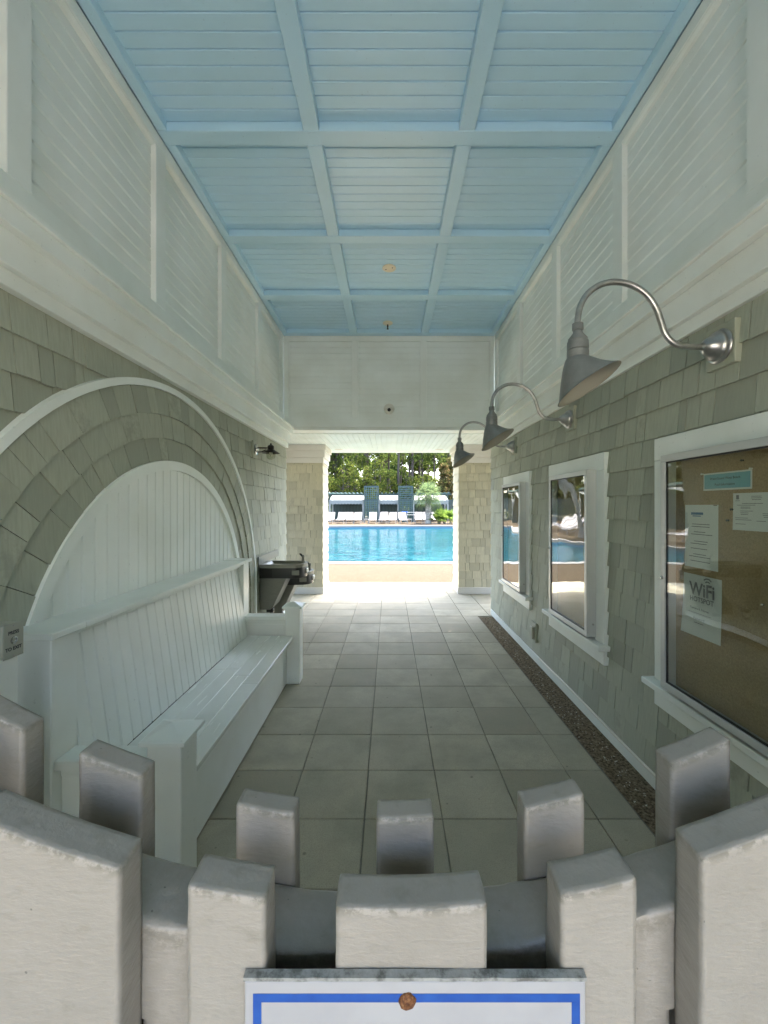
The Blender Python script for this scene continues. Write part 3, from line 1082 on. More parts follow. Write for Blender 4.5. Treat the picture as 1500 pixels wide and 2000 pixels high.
def rough_box(name, x0, x1, y0, y1, zt, z0, parent, seed, amp=.0014, cell=.0055, low=0.55):
    """a board with soft, paint-clogged edges; zt(x) is the top"""
    cx, cyy = (x0 + x1) / 2, (y0 + y1) / 2
    nx, ny = max(4, int((x1 - x0) / cell)), max(4, int((y1 - y0) / cell))
    zs = [z0, z0 + .1]
    zm = low
    while zm < 1:
        zs.append(zm)
        zm += .0
        break
    bm = bmesh.new()
    hx, hy = (x1 - x0) / 2, (y1 - y0) / 2
    per = [(-1 + 2 * i / nx, -1) for i in range(nx)] + [(1, -1 + 2 * i / ny) for i in range(ny)] + [(1 - 2 * i / nx, 1) for i in range(nx)] + [(-1, 1 - 2 * i / ny) for i in range(ny)]
    dense = 62
    levels = [0.0, 0.3, 0.5] + [0.5 + 0.5 * (i / dense) for i in range(1, dense + 1)]
    lay = bm.verts.layers.float.new('dirt')
    rad = .0028
    grid = []

    def P(u, w, z, top=False):
        # rounded corner in plan
        x, yv = u * hx, w * hy
        ix, iy = hx - rad, hy - rad
        qx, qy = max(abs(x) - ix, 0), max(abs(yv) - iy, 0)
        if qx > 0 and qy > 0:
            d = math.hypot(qx, qy)
            if d > 0:
                kk = max(qx, qy) / d
                x = math.copysign(ix + qx * kk, x)
                yv = math.copysign(iy + qy * kk, yv)
        return x + cx, yv + cyy, z

    def disp(p, s):
        return amp * (noise.noise(Vector((p[0] * 14, p[1] * 14, p[2] * 9)) + Vector((seed * 7.1, 0, s))) * .6
                      + noise.noise(Vector((p[0] * 55, p[1] * 55, p[2] * 40)) + Vector((0, seed * 3.3, s))) * .38)
    for lv in levels:
        row = []
        for (u, w) in per:
            x, yv, _ = P(u, w, 0)
            zz = z0 + (zt(x) - .0022 - z0) * lv
            d1, d2 = disp((x, yv, zz), 0), disp((x, yv, zz), 4.7)
            vt = bm.verts.new((x + (d1 if abs(u) == 1 else d1 * .2), yv + (d2 if abs(w) == 1 else d2 * .2), zz + 0 * d1))
            depth = (zt(x) - zz)
            vt[lay] = max(0.0, 1 - abs(depth - .0045) / .007) * 1.1 * (1 if w == -1 else .5) + (.35 if (abs(u) > .97 and abs(w) > .9) else 0) * (noise.noise(Vector((x * 30, zz * 12, seed))) + .35)
            row.append(vt)
        grid.append(row)
    npn = len(per)
    for a, b in zip(grid[:-1], grid[1:]):
        for j in range(npn):
            bm.faces.new((a[j], a[(j + 1) % npn], b[(j + 1) % npn], b[j]))
    # top, inset ring then grid rows
    top = grid[-1]
    inner = []
    for (u, w) in per:
        sx, sy = 1 - .0020 / hx, 1 - .0020 / hy
        x, yv, _ = P(u * sx, w * sy, 0)
        d = disp((x, yv, zt(x)), 9.1)
        vt = bm.verts.new((x, yv, zt(x) + d * .7))
        vt[lay] = .12
        inner.append(vt)
    for j in range(npn):
        bm.faces.new((top[j], top[(j + 1) % npn], inner[(j + 1) % npn], inner[j]))
    # fill the top as a grid between the front and back rows
    G = {}
    for i in range(nx + 1):
        for j in range(ny + 1):
            if j == 0 and i < nx:
                G[i, j] = inner[i]
            elif i == nx and j < ny:
                G[i, j] = inner[nx + j]
            elif j == ny and i > 0:
                G[i, j] = inner[nx + ny + (nx - i)]
            elif i == 0 and j > 0:
                G[i, j] = inner[2 * nx + ny + (ny - j)]
            else:
                u, w = (-1 + 2 * i / nx) * (1 - .0020 / hx), (-1 + 2 * j / ny) * (1 - .0020 / hy)
                x, yv = cx + u * hx, cyy + w * hy
                vt = bm.verts.new((x, yv, zt(x) + disp((x, yv, zt(x)), 9.1) * 1.0))
                G[i, j] = vt
    for i in range(nx):
        for j in range(ny):
            try:
                bm.faces.new((G[i, j], G[i + 1, j], G[i + 1, j + 1], G[i, j + 1]))
            except ValueError:
                pass
    bmesh.ops.recalc_face_normals(bm, faces=bm.faces)
    me = bpy.data.meshes.new(name)
    bm.to_mesh(me)
    bm.free()
    me.polygons.foreach_set('use_smooth', [True] * len(me.polygons))
    me.materials.append(MATS['gate_paint'])
    return link(bpy.data.objects.new(name, me), parent)


FRONT = [(-.70, -.62), (-.55, -.51), (-.44, -.282), (-.211, -.129), (-.056, .103), (.179, .259), (.326, .485), (.555, .635)]
FRONT[1] = (-.575, -.495)
BACK = [(-.665, -.585), (-.575 + .0, -.492), (-.417, -.333), (-.206, -.127), (-.017, .060), (.182, .263), (.379, .459), (.55, .63)]
BACK[0] = (-.76, -.68)
sd = 1
for x0, x1 in FRONT:
    rough_box('picket', x0, x1, .435, .478, lambda x: ztop(x) + .002 * math.sin(sd * 5), 0.08, gate, sd)
    sd += 1
for x0, x1 in BACK:
    rough_box('picket', x0, x1, .560, .596, lambda x: ztop(x) + .002 * math.sin(sd * 3), 0.08, gate, sd)
    sd += 1


def long_rail(name, zt, h, y0, y1, seed):
    bm = bmesh.new()
    nx = 170
    prof = []
    nyy = 12
    r = .006
    ring = [(y0, -h), (y0, -h * .6), (y0, -h * .3), (y0, -h * .12), (y0, -.012), (y0, -r), (y0 + r * .3, -r * .3), (y0 + r, 0)]
    ring += [(y0 + r + (y1 - y0 - 2 * r) * i / nyy, 0) for i in range(1, nyy)] + [(y1 - r, 0), (y1 - r * .3, -r * .3), (y1, -r), (y1, -.02), (y1, -h)]
    rows = []
    lay = bm.verts.layers.float.new('dirt')
    for i in range(nx + 1):
        x = -.80 + 1.60 * i / nx
        row = []
        for (yy, dz) in ring:
            z = zt(x) + dz
            d = .0026 * noise.noise(Vector((x * 18, yy * 18, z * 18 + seed))) + .0012 * noise.noise(Vector((x * 60, yy * 60, z * 60 + seed)))
            fr = yy == y0
            vt = bm.verts.new((x, yy + (d if fr else 0), z + (d if not fr else 0)))
            vt[lay] = .35 if (fr and dz > -.03) else .08
            row.append(vt)
        rows.append(row)
    for a, b in zip(rows[:-1], rows[1:]):
        for j in range(len(ring) - 1):
            bm.faces.new((a[j], b[j], b[j + 1], a[j + 1]))
        bm.faces.new((a[-1], b[-1], b[0], a[0]))
    bm.faces.new(rows[0])
    bm.faces.new(list(reversed(rows[-1])))
    bmesh.ops.recalc_face_normals(bm, faces=bm.faces)
    me = bpy.data.meshes.new(name)
    bm.to_mesh(me)
    bm.free()
    me.polygons.foreach_set('use_smooth', [True] * len(me.polygons))
    me.set_sharp_from_angle(angle=R(60))
    me.materials.append(MATS['gate_paint'])
    return link(bpy.data.objects.new(name, me), gate)


long_rail('top_rail', lambda x: ztop(x) - .095, .115, .4795, .5585, 2)
long_rail('bottom_rail', lambda x: .30, .09, .4795, .5585, 5)
# side pieces of the inner frame seen through the outer gaps
for x0, x1 in ((-.285, -.215), (.265, .325)):
    rough_box('frame_board', x0, x1, .4815, .512, lambda x: ztop(x) - .128, 0.1, gate, sd)
    sd += 1
for s in (-1, 1):
    po = thing('gate_post', 'white square post carrying the picket gate on its ' + ('hinge' if s < 0 else 'latch') + ' side', 'post', (s * .86, .515, 0))
    box('shaft', 'white_paint_z', (s * .86 - .05, s * .86 + .05, .465, .565, -.004, 1.40), po, .005)
    box('post_cap', 'white_paint', (s * .86 - .065, s * .86 + .065, .45, .58, 1.40, 1.425), po, .004)

for s in (-1, 1):
    fp = thing('fence_panel', 'short white picket fence panel between the ' + ('hinge' if s < 0 else 'latch') + ' post and the wall', 'fence', (s * 1.22, .515, 0))
    for i in range(5):
        x = s * (.985 + i * .115)
        box('picket', 'white_paint_z', (x - .04, x + .04, .465, .500, 0.04, 1.36), fp, .004)
    for z in (.30, 1.15):
        a, b = sorted((s * .9105, s * 1.535))
        box('rail', 'white_paint_x', (a, b, .5005, .560, z - .045, z + .045), fp, .004)

sg = thing('gate_sign', 'white sign plate with blue border line screwed to the gate', 'sign', (.015, .43, 1.0))
SX0, SX1, SY, SZ1, SZ0 = -.148, .201, .4265, 1.168, 0.90
MB().box(SX0, SX1, SY, .4335, SZ0, SZ1 - .004).build('plate', 'sign_white', sg, .0012)
m = MB()
nx = 60
rs = []
for i in range(nx + 1):
    x = SX0 - .001 + (SX1 - SX0 + .002) * i / nx
    j1 = .0008 * noise.noise(Vector((x * 60, 1, 2)))
    rs.append([(x, SY - .0006, SZ1 - .0036 + j1), (x, SY - .0006, SZ1 + j1), (x, .4340, SZ1 + .0006), (x, .4340, SZ1 - .0036)])
m.rings(rs)
m.build('sealant_edge', 'sign_edge', sg)
bz, bx0, bx1 = SZ1 - .0165, SX0 + .009, SX1 - .006
t_ = .0085
box('border_line', 'sign_blue', (bx0, bx1, SY - .0005, SY + .0008, bz - t_, bz), sg, 0)
box('border_line', 'sign_blue', (bx0, bx0 + t_, SY - .0005, SY + .0008, SZ0 + .02, bz - t_ - .0001), sg, 0)
box('border_line', 'sign_blue', (bx1 - t_, bx1, SY - .0005, SY + .0008, SZ0 + .02, bz - t_ - .0001), sg, 0)
m = MB()
rs = []
for r_, d_ in ((.0085, 0), (.0083, -.0016), (.0062, -.0034), (.003, -.0042), (.0022, -.0030), (.0006, -.0028)):
    rs.append([(.0185 + r_ * math.cos(a) * (1 + .16 * noise.noise(Vector((math.cos(a) * 2, math.sin(a) * 2, r_ * 300)))), SY + d_, SZ1 - .0235 + r_ * math.sin(a) * (1 + .16 * noise.noise(Vector((math.cos(a) * 2, math.sin(a) * 2, 7 + r_ * 300)))))
               for a in [2 * PI * j / 22 for j in range(22)]])
m.rings(rs)
m.build('screw', 'rust', sg, 0, 50)

# ------------------------------------------------------------------ notice cases on the right wall
CASE_LABELS = ['glazed notice case between the porch corner and the next case',
               'middle glazed notice case, empty, reflecting the pool',
               'glazed notice case with a corkboard full of pinned papers']
FX, BXK = 1.450, 1.516          # glass side and casing face
for ci, (c0, c1) in enumerate(CASES):
    t = thing('notice_case', CASE_LABELS[ci], 'notice case', (1.52, (c0 + c1) / 2, 0.5), 'notice cases along the right wall')
    zc0, zc1 = 0.665, 2.030
    # painted surround
    box('casing_head', 'white_paint_y', (BXK, 1.557, c0, c1, zc1 - .125, zc1), t)
    for a, b in ((c0, c0 + .13), (c1 - .13, c1)):
        box('casing_side', 'white_paint_z', (BXK + .001, 1.557, a, b, zc0 + .0005, zc1 - .1255), t)
    box('sill', 'white_paint_y', (1.462, 1.557, c0 - .035, c1 + .035, .630, zc0), t, .004)
    box('apron', 'white_paint_y', (BXK, 1.557, c0, c1, .520, .6295), t)
    # case box
    k0, k1, b0, b1 = c0 + .115, c1 - .185, .690, 1.915
    if ci == 2:
        k0, k1 = c0 + .05, c1 - .165
    d = .012
    fr = MB()
    for (ya, yb, za, zb) in ((k0, k1, b0, b0 + d), (k0, k1, b1 - d, b1), (k0, k0 + d, b0 + d, b1 - d), (k1 - d, k1, b0 + d, b1 - d)):
        fr.box(FX + .012, BXK + .02, ya, yb, za, zb)
    fr.build('case_box', 'aluminium_frame', t)
    w = .034
    for nm, (ya, yb, za, zb) in (('door_rail', (k0 - .002, k1 + .002, b0 - .002, b0 + w)), ('door_rail', (k0 - .002, k1 + .002, b1 - w, b1 + .002)),
                                 ('door_stile', (k0 - .002, k0 + w, b0 + w + .0005, b1 - w - .0005)), ('door_stile', (k1 - w, k1 + .002, b0 + w + .0005, b1 - w - .0005))):
        box(nm, 'aluminium_frame', (FX - .004, FX + .011, ya, yb, za, zb), t, .002)
    gk = MB()
    g_ = .007
    for (ya, yb, za, zb) in ((k0 + w, k1 - w, b0 + w, b0 + w + g_), (k0 + w, k1 - w, b1 - w - g_, b1 - w), (k0 + w, k0 + w + g_, b0 + w + g_, b1 - w - g_), (k1 - w - g_, k1 - w, b0 + w + g_, b1 - w - g_)):
        gk.box(FX + .002, FX + .0105, ya, yb, za, zb)
    gk.build('gasket', 'black', t)
    MB().box(FX + .004, FX + .008, k0 + w + .001, k1 - w - .001, b0 + w + .001, b1 - w - .001).build('pane', 'pane_glass', t)
    MB().box(BXK + .004, BXK + .02, k0 + d + .0005, k1 - d - .0005, b0 + d + .0005, b1 - d - .0005).build('cork_board', 'cork', t)
    MB().lathe([(.009, 0), (.009, -.006), (.006, -.008)], (FX - .004, k1 - .014, 1.27), 14, 'x').build('lock', 'steel', t, 0, 40)
    MB().lathe([(.008, 0), (.008, -.004), (.004, -.005)], (FX + .045, k0, .78), 12, 'y').build('side_screw', 'galvanised', t, 0, 40)
CORK = BXK + .0038


def sheet(name, label, mat, y0, y1, z0, z1, curl=.004, seed=0, tilt=0.0, cat='paper', group='papers pinned in the notice case'):
    """a thin sheet pinned to the cork; y0 is the far edge (reader's left)"""
    bm = bmesh.new()
    nu, nv = 10, 12
    gr = {}
    for i in range(nu + 1):
        for j in range(nv + 1):
            u, vv = i / nu, j / nv
            y, z = y0 + (y1 - y0) * u, z0 + (z1 - z0) * vv
            lift = .0012 + curl * ((1 - vv) ** 2) * (.35 + .65 * u) + .0007 * math.sin(u * 5 + seed) * (1 - vv)
            y_, z_ = y + tilt * (z - z1), z - tilt * (y - y0)
            gr[i, j] = bm.verts.new((CORK - lift, y_, z_))
    for i in range(nu):
        for j in range(nv):
            bm.faces.new((gr[i, j], gr[i + 1, j], gr[i + 1, j + 1], gr[i, j + 1]))
    bmesh.ops.recalc_face_normals(bm, faces=bm.faces)
    geo = bmesh.ops.solidify(bm, geom=list(bm.faces), thickness=-.0004)
    me = bpy.data.meshes.new(name)
    bm.to_mesh(me)
    bm.free()
    me.materials.append(MATS[mat])
    o = link(bpy.data.objects.new(name, me))
    return tag(o, label, cat, group)


def tx(parent, body, size, mat, y, z, off=.003, align='CENTER', bold=0.0, sx=1.0):
    return text_mesh('lettering', body, size, mat, parent, (CORK - off, y, z), FACE_NX, align, 1.0, .0002, bold, sx)


def lines(parent, mat, rows, off=.003):
    m = MB()
    for (ya, yb, z, h) in rows:
        m.box(CORK - off - .0003, CORK - off, min(ya, yb), max(ya, yb), z - h / 2, z + h / 2)
    o = m.build('print_lines', mat, parent)
    return o


def py(px, x=CORK):
    return x * F_PX / (px - VPX)


# title strip
p1 = sheet('title_strip', 'teal title strip pinned at the top of the corkboard', 'paper', 1.745, 2.015, 1.722, 1.804, .001, 1, cat='sign')
MB().box(CORK - .0028, CORK - .0024, 1.752, 2.008, 1.730, 1.797).build('teal_print', 'paper_teal', p1)
tx(p1, 'WaterSound West Beach', .0165, 'ink', 1.888, 1.776, .0030)
tx(p1, 'Pool Information', .0165, 'ink', 1.888, 1.748, .0030)
# tall notice
p2 = sheet('notice_sheet', 'tall white notice with a red corner under the teal strip', 'paper', 1.925, 2.14, 1.345, 1.655, .002, 2)
rows = []
rr = random.Random(3)
lines(p2, 'ink_blue', [(2.015, 2.095, 1.612, .012), (2.030, 2.085, 1.600, .005)], .0035)
for z in (1.560, 1.548, 1.522, 1.510, 1.476, 1.464, 1.440, 1.412, 1.400, 1.378):
    c = 2.035 + rr.uniform(-.01, .01)
    hw = rr.uniform(.035, .075)
    rows.append((c - hw, c + hw, z, .0035))
lines(p2, 'ink_grey', rows, .0042)
# wifi page
p3 = sheet('wifi_sheet', 'white wireless hotspot page hanging with a curled lower corner', 'paper', 1.905, 2.150, 1.010, 1.310, .016, 3, .0)
tx(p3, 'WiFi', .088, 'ink_grey', 2.020, 1.238, .0065, bold=.002, sx=.95)
tx(p3, 'HOTSPOT', .034, 'ink_grey', 2.020, 1.190, .0085, bold=.0008)
tx(p3, 'Network Name:', .0185, 'ink_grey', 2.030, 1.146, .011)
tx(p3, 'Password', .0185, 'ink_grey', 2.030, 1.098, .0135)
lines(p3, 'ink_grey', [(1.955, 2.105, 1.124, .0018)], .012)
lines(p3, 'ink_grey', [(2.000, 2.060, 1.078, .0030)], .0145)
arc = MB()
for r_ in (.022, .036):
    pts = [(r_ * math.cos(a), r_ * math.sin(a)) for a in [R(45 + 90 * i / 10) for i in range(11)]]
    pin = [((r_ - .006) * math.cos(a), (r_ - .006) * math.sin(a)) for a in [R(45 + 90 * i / 10) for i in range(11)]]
    poly = pts + pin[::-1]
    for i in range(10):
        arc.prism([(1.985 + pts[i][0], 1.268 + pts[i][1]), (1.985 + pts[i + 1][0], 1.268 + pts[i + 1][1]), (1.985 + pin[i + 1][0], 1.268 + pin[i + 1][1]), (1.985 + pin[i][0], 1.268 + pin[i][1])], 'x', CORK - .0055, CORK - .005)
arc.build('signal_mark', 'ink_grey', p3)
# landscape permit pages
p4 = sheet('permit_sheet', 'landscape permit page with small print pinned right of the tall notice', 'paper', 1.500, 1.842, 1.545, 1.705, .002, 4)
rows = []
for (c, hw, z) in ((1.815, .012, 1.672), (1.722, .024, 1.690), (1.722, .026, 1.683), (1.722, .022, 1.676), (1.742, .05, 1.660), (1.625, .03, 1.664), (1.772, .045, 1.653), (1.775, .024, 1.645),
                   (1.775, .025, 1.640), (1.632, .022, 1.648), (1.632, .022, 1.642), (1.632, .022, 1.636), (1.632, .026, 1.630), (1.770, .032, 1.628), (1.780, .020, 1.620), (1.780, .018, 1.613),
                   (1.672, .022, 1.618), (1.672, .020, 1.611), (1.672, .016, 1.604), (1.795, .032, 1.598), (1.785, .040, 1.590), (1.700, .022, 1.587), (1.640, .024, 1.582), (1.800, .026, 1.572)):
    rows.append((c - hw, c + hw, z, .0022))
lines(p4, 'ink_grey', rows, .0042)
MB().box(CORK - .0044, CORK - .0040, 1.808, 1.822, 1.678, 1.697).build('seal_mark', 'ink_grey', p4)
for (y, z, m_, lab) in ((1.843, 1.634, 'black', 'black push pin at the edge of the permit page'), (1.745, 1.806, 'white_plastic', 'white push pin at the corner of the teal strip'),
                        (1.69, 1.25, 'steel', 'bare metal push pin low on the corkboard'), (2.016, 1.803, 'white_plastic', 'white push pin at the far end of the teal strip'),
                        (1.788, 1.845, 'black', 'black push pin above the teal strip'), (1.865, 1.585, 'black', 'black push pin between the tall notice and the permit page')):
    tag(MB().lathe([(.0022, 0), (.0045, -.003), (.003, -.008), (.0052, -.011), (.004, -.013)], (CORK, y, z), 10, 'x').build('push_pin', m_, None, 0, 50), lab, 'push pin', 'pins in the corkboard')
MB().box(CORK - .0030, CORK - .0026, 1.930, 1.952, 1.650, 1.654).build('red_tape', 'rust', p2)

# ------------------------------------------------------------------ gooseneck lamps
def gooseneck(y, label):
    t = thing('gooseneck_lamp', label, 'wall lamp', (1.56, y, 2.385), 'gooseneck lamps along the right wall')
    zc = 2.385
    box('mount_block', 'sage_block', (1.522, 1.557, y - .085, y + .085, zc - .098, zc + .098), t, .003)
    MB().lathe([(.076, 0), (.078, -.006), (.074, -.013), (.066, -.016), (.066, -.024), (.058, -.034), (.046, -.042), (.040, -.058), (.030, -.072), (.018, -.080), (.016, -.09)],
               (1.522, y, zc - .002), 28, 'x').build('canopy', 'galvanised', t, 0, 40)
    P = [(1.47, 2.383), (1.40, 2.382), (1.345, 2.386), (1.300, 2.405), (1.268, 2.445), (1.250, 2.500), (1.228, 2.560), (1.185, 2.620), (1.120, 2.664), (1.045, 2.680), (.975, 2.668), (.915, 2.628), (.880, 2.570), (.868, 2.510), (.866, 2.455)]
    path = []
    for i in range(len(P) - 1):                     # Catmull-Rom through the bends
        p0, p1, p2, p3 = P[max(i - 1, 0)], P[i], P[i + 1], P[min(i + 2, len(P) - 1)]
        for q in range(5):
            s = q / 5
            pt = [0.5 * ((2 * p1[d]) + (-p0[d] + p2[d]) * s + (2 * p0[d] - 5 * p1[d] + 4 * p2[d] - p3[d]) * s * s + (-p0[d] + 3 * p1[d] - 3 * p2[d] + p3[d]) * s ** 3) for d in (0, 1)]
            path.append((pt[0], y, pt[1]))
    path.append((P[-1][0], y, P[-1][1]))
    MB().tube(path, .0138, 14).build('arm', 'galvanised', t, 0, 60)
    MB().lathe([(.017, .06), (.024, .058), (.025, .03), (.020, .026), (.021, .015), (.042, -.012), (.043, -.020), (.040, -.023), (.046, -.026), (.047, -.060), (.043, -.064), (.047, -.068), (.048, -.115)],
               (.868, y, 2.43), 28, cap=True).build('socket', 'zinc', t, 0, 35)
    rs, ri = [], []
    for th, lst, ins in ((0, rs, 0), (1, ri, .003)):
        for q in range(13):
            s = q / 12
            rx = (.049 + (.128 - .049) * (s ** 0.82)) - ins
            ry = rx
            cx = .868 + .050 * s
            z0 = 2.330 - .122 * s
            lst.append([(cx + rx * math.cos(a), y + ry * math.sin(a), z0 + s * (.58 * rx * math.cos(a) - .30 * ry * math.sin(a))) for a in [2 * PI * j / 36 for j in range(36)]])
    rim = [[(p[0] + (p[0] - .918) * .035, p[1] + (p[1] - y) * .035, p[2] - .002) for p in rs[-1]]]
    MB().rings(rs + rim, cap=False).build('shade', 'zinc', t, 0, 60)
    MB().rings(rim + ri[::-1], cap=False).build('shade_lining', 'zinc_inside', t, 0, 60)
    MB().lathe([(.012, .0), (.022, -.02), (.030, -.05), (.026, -.075), (.010, -.088)], (.880, y, 2.318), 18).build('bulb', 'frosted', t, 0, 60)
    return t


gooseneck(1.92, 'galvanised gooseneck lamp above the papered notice case')
gooseneck(3.53, 'galvanised gooseneck lamp above the middle notice case')
gooseneck(5.14, 'galvanised gooseneck lamp above the notice case by the porch corner')

# ------------------------------------------------------------------ unseen house added behind the viewpoint to shape the entrance light
added_house = thing('house', 'added unseen house across the paved approach, shaping the entrance light', 'house', (0, -18, 0))
MB().box(-10, 10, -22, -15.5, -.004, 6.2).build('wall', 'sage_block', added_house)
MB().prism([(-15.0, 6.201), (-18.75, 9.4), (-22.5, 6.201)], 'x', -10.4, 10.4).build('roof', 'roofing', added_house)
for x in (-7.5, -4.5, 4.5, 7.5):
    for z in (1.0, 3.9):
        wd = MB().box(x - .5, x + .5, -15.5, -15.44, z, z + 1.5).build('window', 'white_paint', added_house)
        MB().box(x - .42, x + .42, -15.44, -15.43, z + .08, z + 1.42).build('pane', 'vent_black', wd)
dr = MB().box(-.5, .5, -15.5, -15.43, 0, 2.1).build('door', 'sage_block', added_house)
MB().lathe([(.03, 0), (.03, .05), (.01, .06)], (.38, -15.43, 1.0), 12, 'y').build('door_handle', 'steel', dr)

# ------------------------------------------------------------------ small fittings
t = thing('outlet_box', 'sage painted outlet box low on the shingled wall', 'outlet', (1.56, 4.40, .32))
box('mount_block', 'sage_block', (1.520, 1.557, 4.335, 4.455, .225, .425), t, .003)
box('cover', 'pale_box', (1.492, 1.5195, 4.358, 4.432, .255, .385), t, .008)
o = MB().tube([(1.528, yy, .10 + .004 * math.sin(yy * 4)) for yy in [1.0 + i * .25 for i in range(14)]], .009, 10).build('conduit', 'white_plastic', None, 0, 50)
tag(o, 'thin pale conduit running along the foot of the shingled wall', 'conduit')

t = thing('exit_button', 'pale metal press to exit button box beside the shingled arch', 'button', (-1.32, 1.44, 1.25))
box('box', 'pale_box', (-1.372, -1.300, 1.405, 1.478, 1.130, 1.242), t, .004)
pl = box('face_plate', 'pale_box', (-1.2998, -1.297, 1.402, 1.481, 1.127, 1.245), t, .001)
text_mesh('lettering', 'PRESS', .0165, 'ink', pl, (-1.2968, 1.4415, 1.213), FACE_PX, bold=.0005)
text_mesh('lettering', 'TO EXIT', .0165, 'ink', pl, (-1.2968, 1.4415, 1.158), FACE_PX, bold=.0005)
MB().lathe([(.0125, 0), (.0125, .004), (.009, .006), (.009, .003), (.0085, .003)], (-1.297, 1.4415, 1.186), 20, 'x').build('push_button', 'steel', t, 0, 40)
for z in (1.237, 1.135):
    MB().lathe([(.003, 0), (.003, .001), (.001, .002)], (-1.297, 1.4415, z), 10, 'x').build('screw', 'galvanised', t, 0, 40)
t = thing('button_post', 'white square post holding the press to exit button', 'post', (-1.36, 1.44, 0))
box('shaft', 'white_paint_z', (-1.410, -1.318, 1.400, 1.484, -.004, 1.1285), t, .004)

# lantern on the left wall
ly, lz = 4.80, 2.295
t = thing('wall_lantern', 'small dark lantern with glass globe on the left shingled wall', 'wall lamp', (-1.55, ly, lz))
box('mount_block', 'sage_block', (-1.574, -1.535, ly - .075, ly + .075, lz - .10, lz + .10), t, .003)
MB().lathe([(.062, 0), (.062, .012), (.050, .020), (.020, .026)], (-1.535, ly, lz + .005), 26, 'x').build('canopy', 'steel', t, 0, 40)
MB().tube([(-1.52, ly, lz + .022), (-1.45, ly, lz + .022), (-1.385, ly, lz + .020)], .0075, 10).tube([(-1.52, ly, lz - .028), (-1.46, ly, lz - .022), (-1.42, ly, lz + .0)], .006, 8).build('arm', 'bronze', t, 0, 50)
MB().lathe([(.007, .062), (.011, .058), (.009, .046), (.030, .036), (.036, .028), (.037, .002), (.032, -.004), (.040, -.010), (.062, -.028), (.098, -.048), (.100, -.052), (.060, -.040), (.03, -.03)],
           (-1.360, ly, lz + .012), 28, cap=True).build('shade', 'bronze', t, 0, 40)
MB().lathe([(.050, -.034), (.053, -.06), (.052, -.085), (.044, -.108), (.028, -.122), (.006, -.127)], (-1.360, ly, lz + .012), 28, cap=False).build('globe', 'lamp_glass', t, 0, 60)
MB().lathe([(.012, -.02), (.02, -.05), (.018, -.075), (.004, -.088)], (-1.360, ly, lz + .012), 16).build('bulb', 'frosted', t, 0, 60)

t = thing('smoke_detector', 'cream blanking disc with two screws on the blue ceiling', 'ceiling fitting', (0.0, 4.63, PANEL_Z))
MB().lathe([(.074, .0), (.076, -.008), (.070, -.012), (.010, -.013)], (0.0, 4.63, PANEL_Z), 32).build('disc', 'smoke_plastic', t, 0, 40)
for x, yy in ((-.035, .012), (.036, -.02)):
    MB().lathe([(.007, -.011), (.007, -.0145), (.002, -.015)], (x, 4.63 + yy, PANEL_Z), 10).build('screw', 'black', t, 0, 40)
t = thing('sprinkler_head', 'sprinkler head in a cream ring near the panelled end wall', 'sprinkler', (-0.02, 6.02, PANEL_Z))
MB().lathe([(.070, .0), (.072, -.010), (.060, -.020), (.020, -.028)], (-.02, 6.02, PANEL_Z), 28).build('escutcheon', 'smoke_plastic', t, 0, 40)
MB().lathe([(.011, -.024), (.011, -.062), (.009, -.065), (.009, -.085), (.016, -.088), (.016, -.092)], (-.02, 6.02, PANEL_Z), 12).build('head', 'bronze', t, 0, 40)

t = thing('security_camera', 'small white dome security camera on the panelled end wall', 'camera', (0.0, 6.33, 3.09))
MB().lathe([(.080, 0), (.082, -.014), (.074, -.028), (.050, -.036)], (0.0, 6.354, 3.125), 26, 'y').build('base', 'white_plastic', t, 0, 40)
rs = []
for q in range(9):
    a = PI * q / 8
    r_ = .064 * math.sin(a) + .0005
    rs.append([(r_ * math.cos(b), 6.300 + r_ * math.sin(b) * .9, 3.092 + .060 * math.cos(a)) for b in [2 * PI * j / 22 for j in range(22)]])
MB().rings(rs).build('ball', 'white_plastic', t, 0, 60)
MB().lathe([(.026, 0), (.026, -.010), (.018, -.012), (.003, -.008)], (0.0, 6.250, 3.088), 18, 'y').build('lens', 'black', t, 0, 40)

# ------------------------------------------------------------------ drinking fountain, two levels
df = thing('drinking_fountain', 'two level steel drinking fountain on the wall past the bench', 'fountain', (-1.3, 5.4, .4))


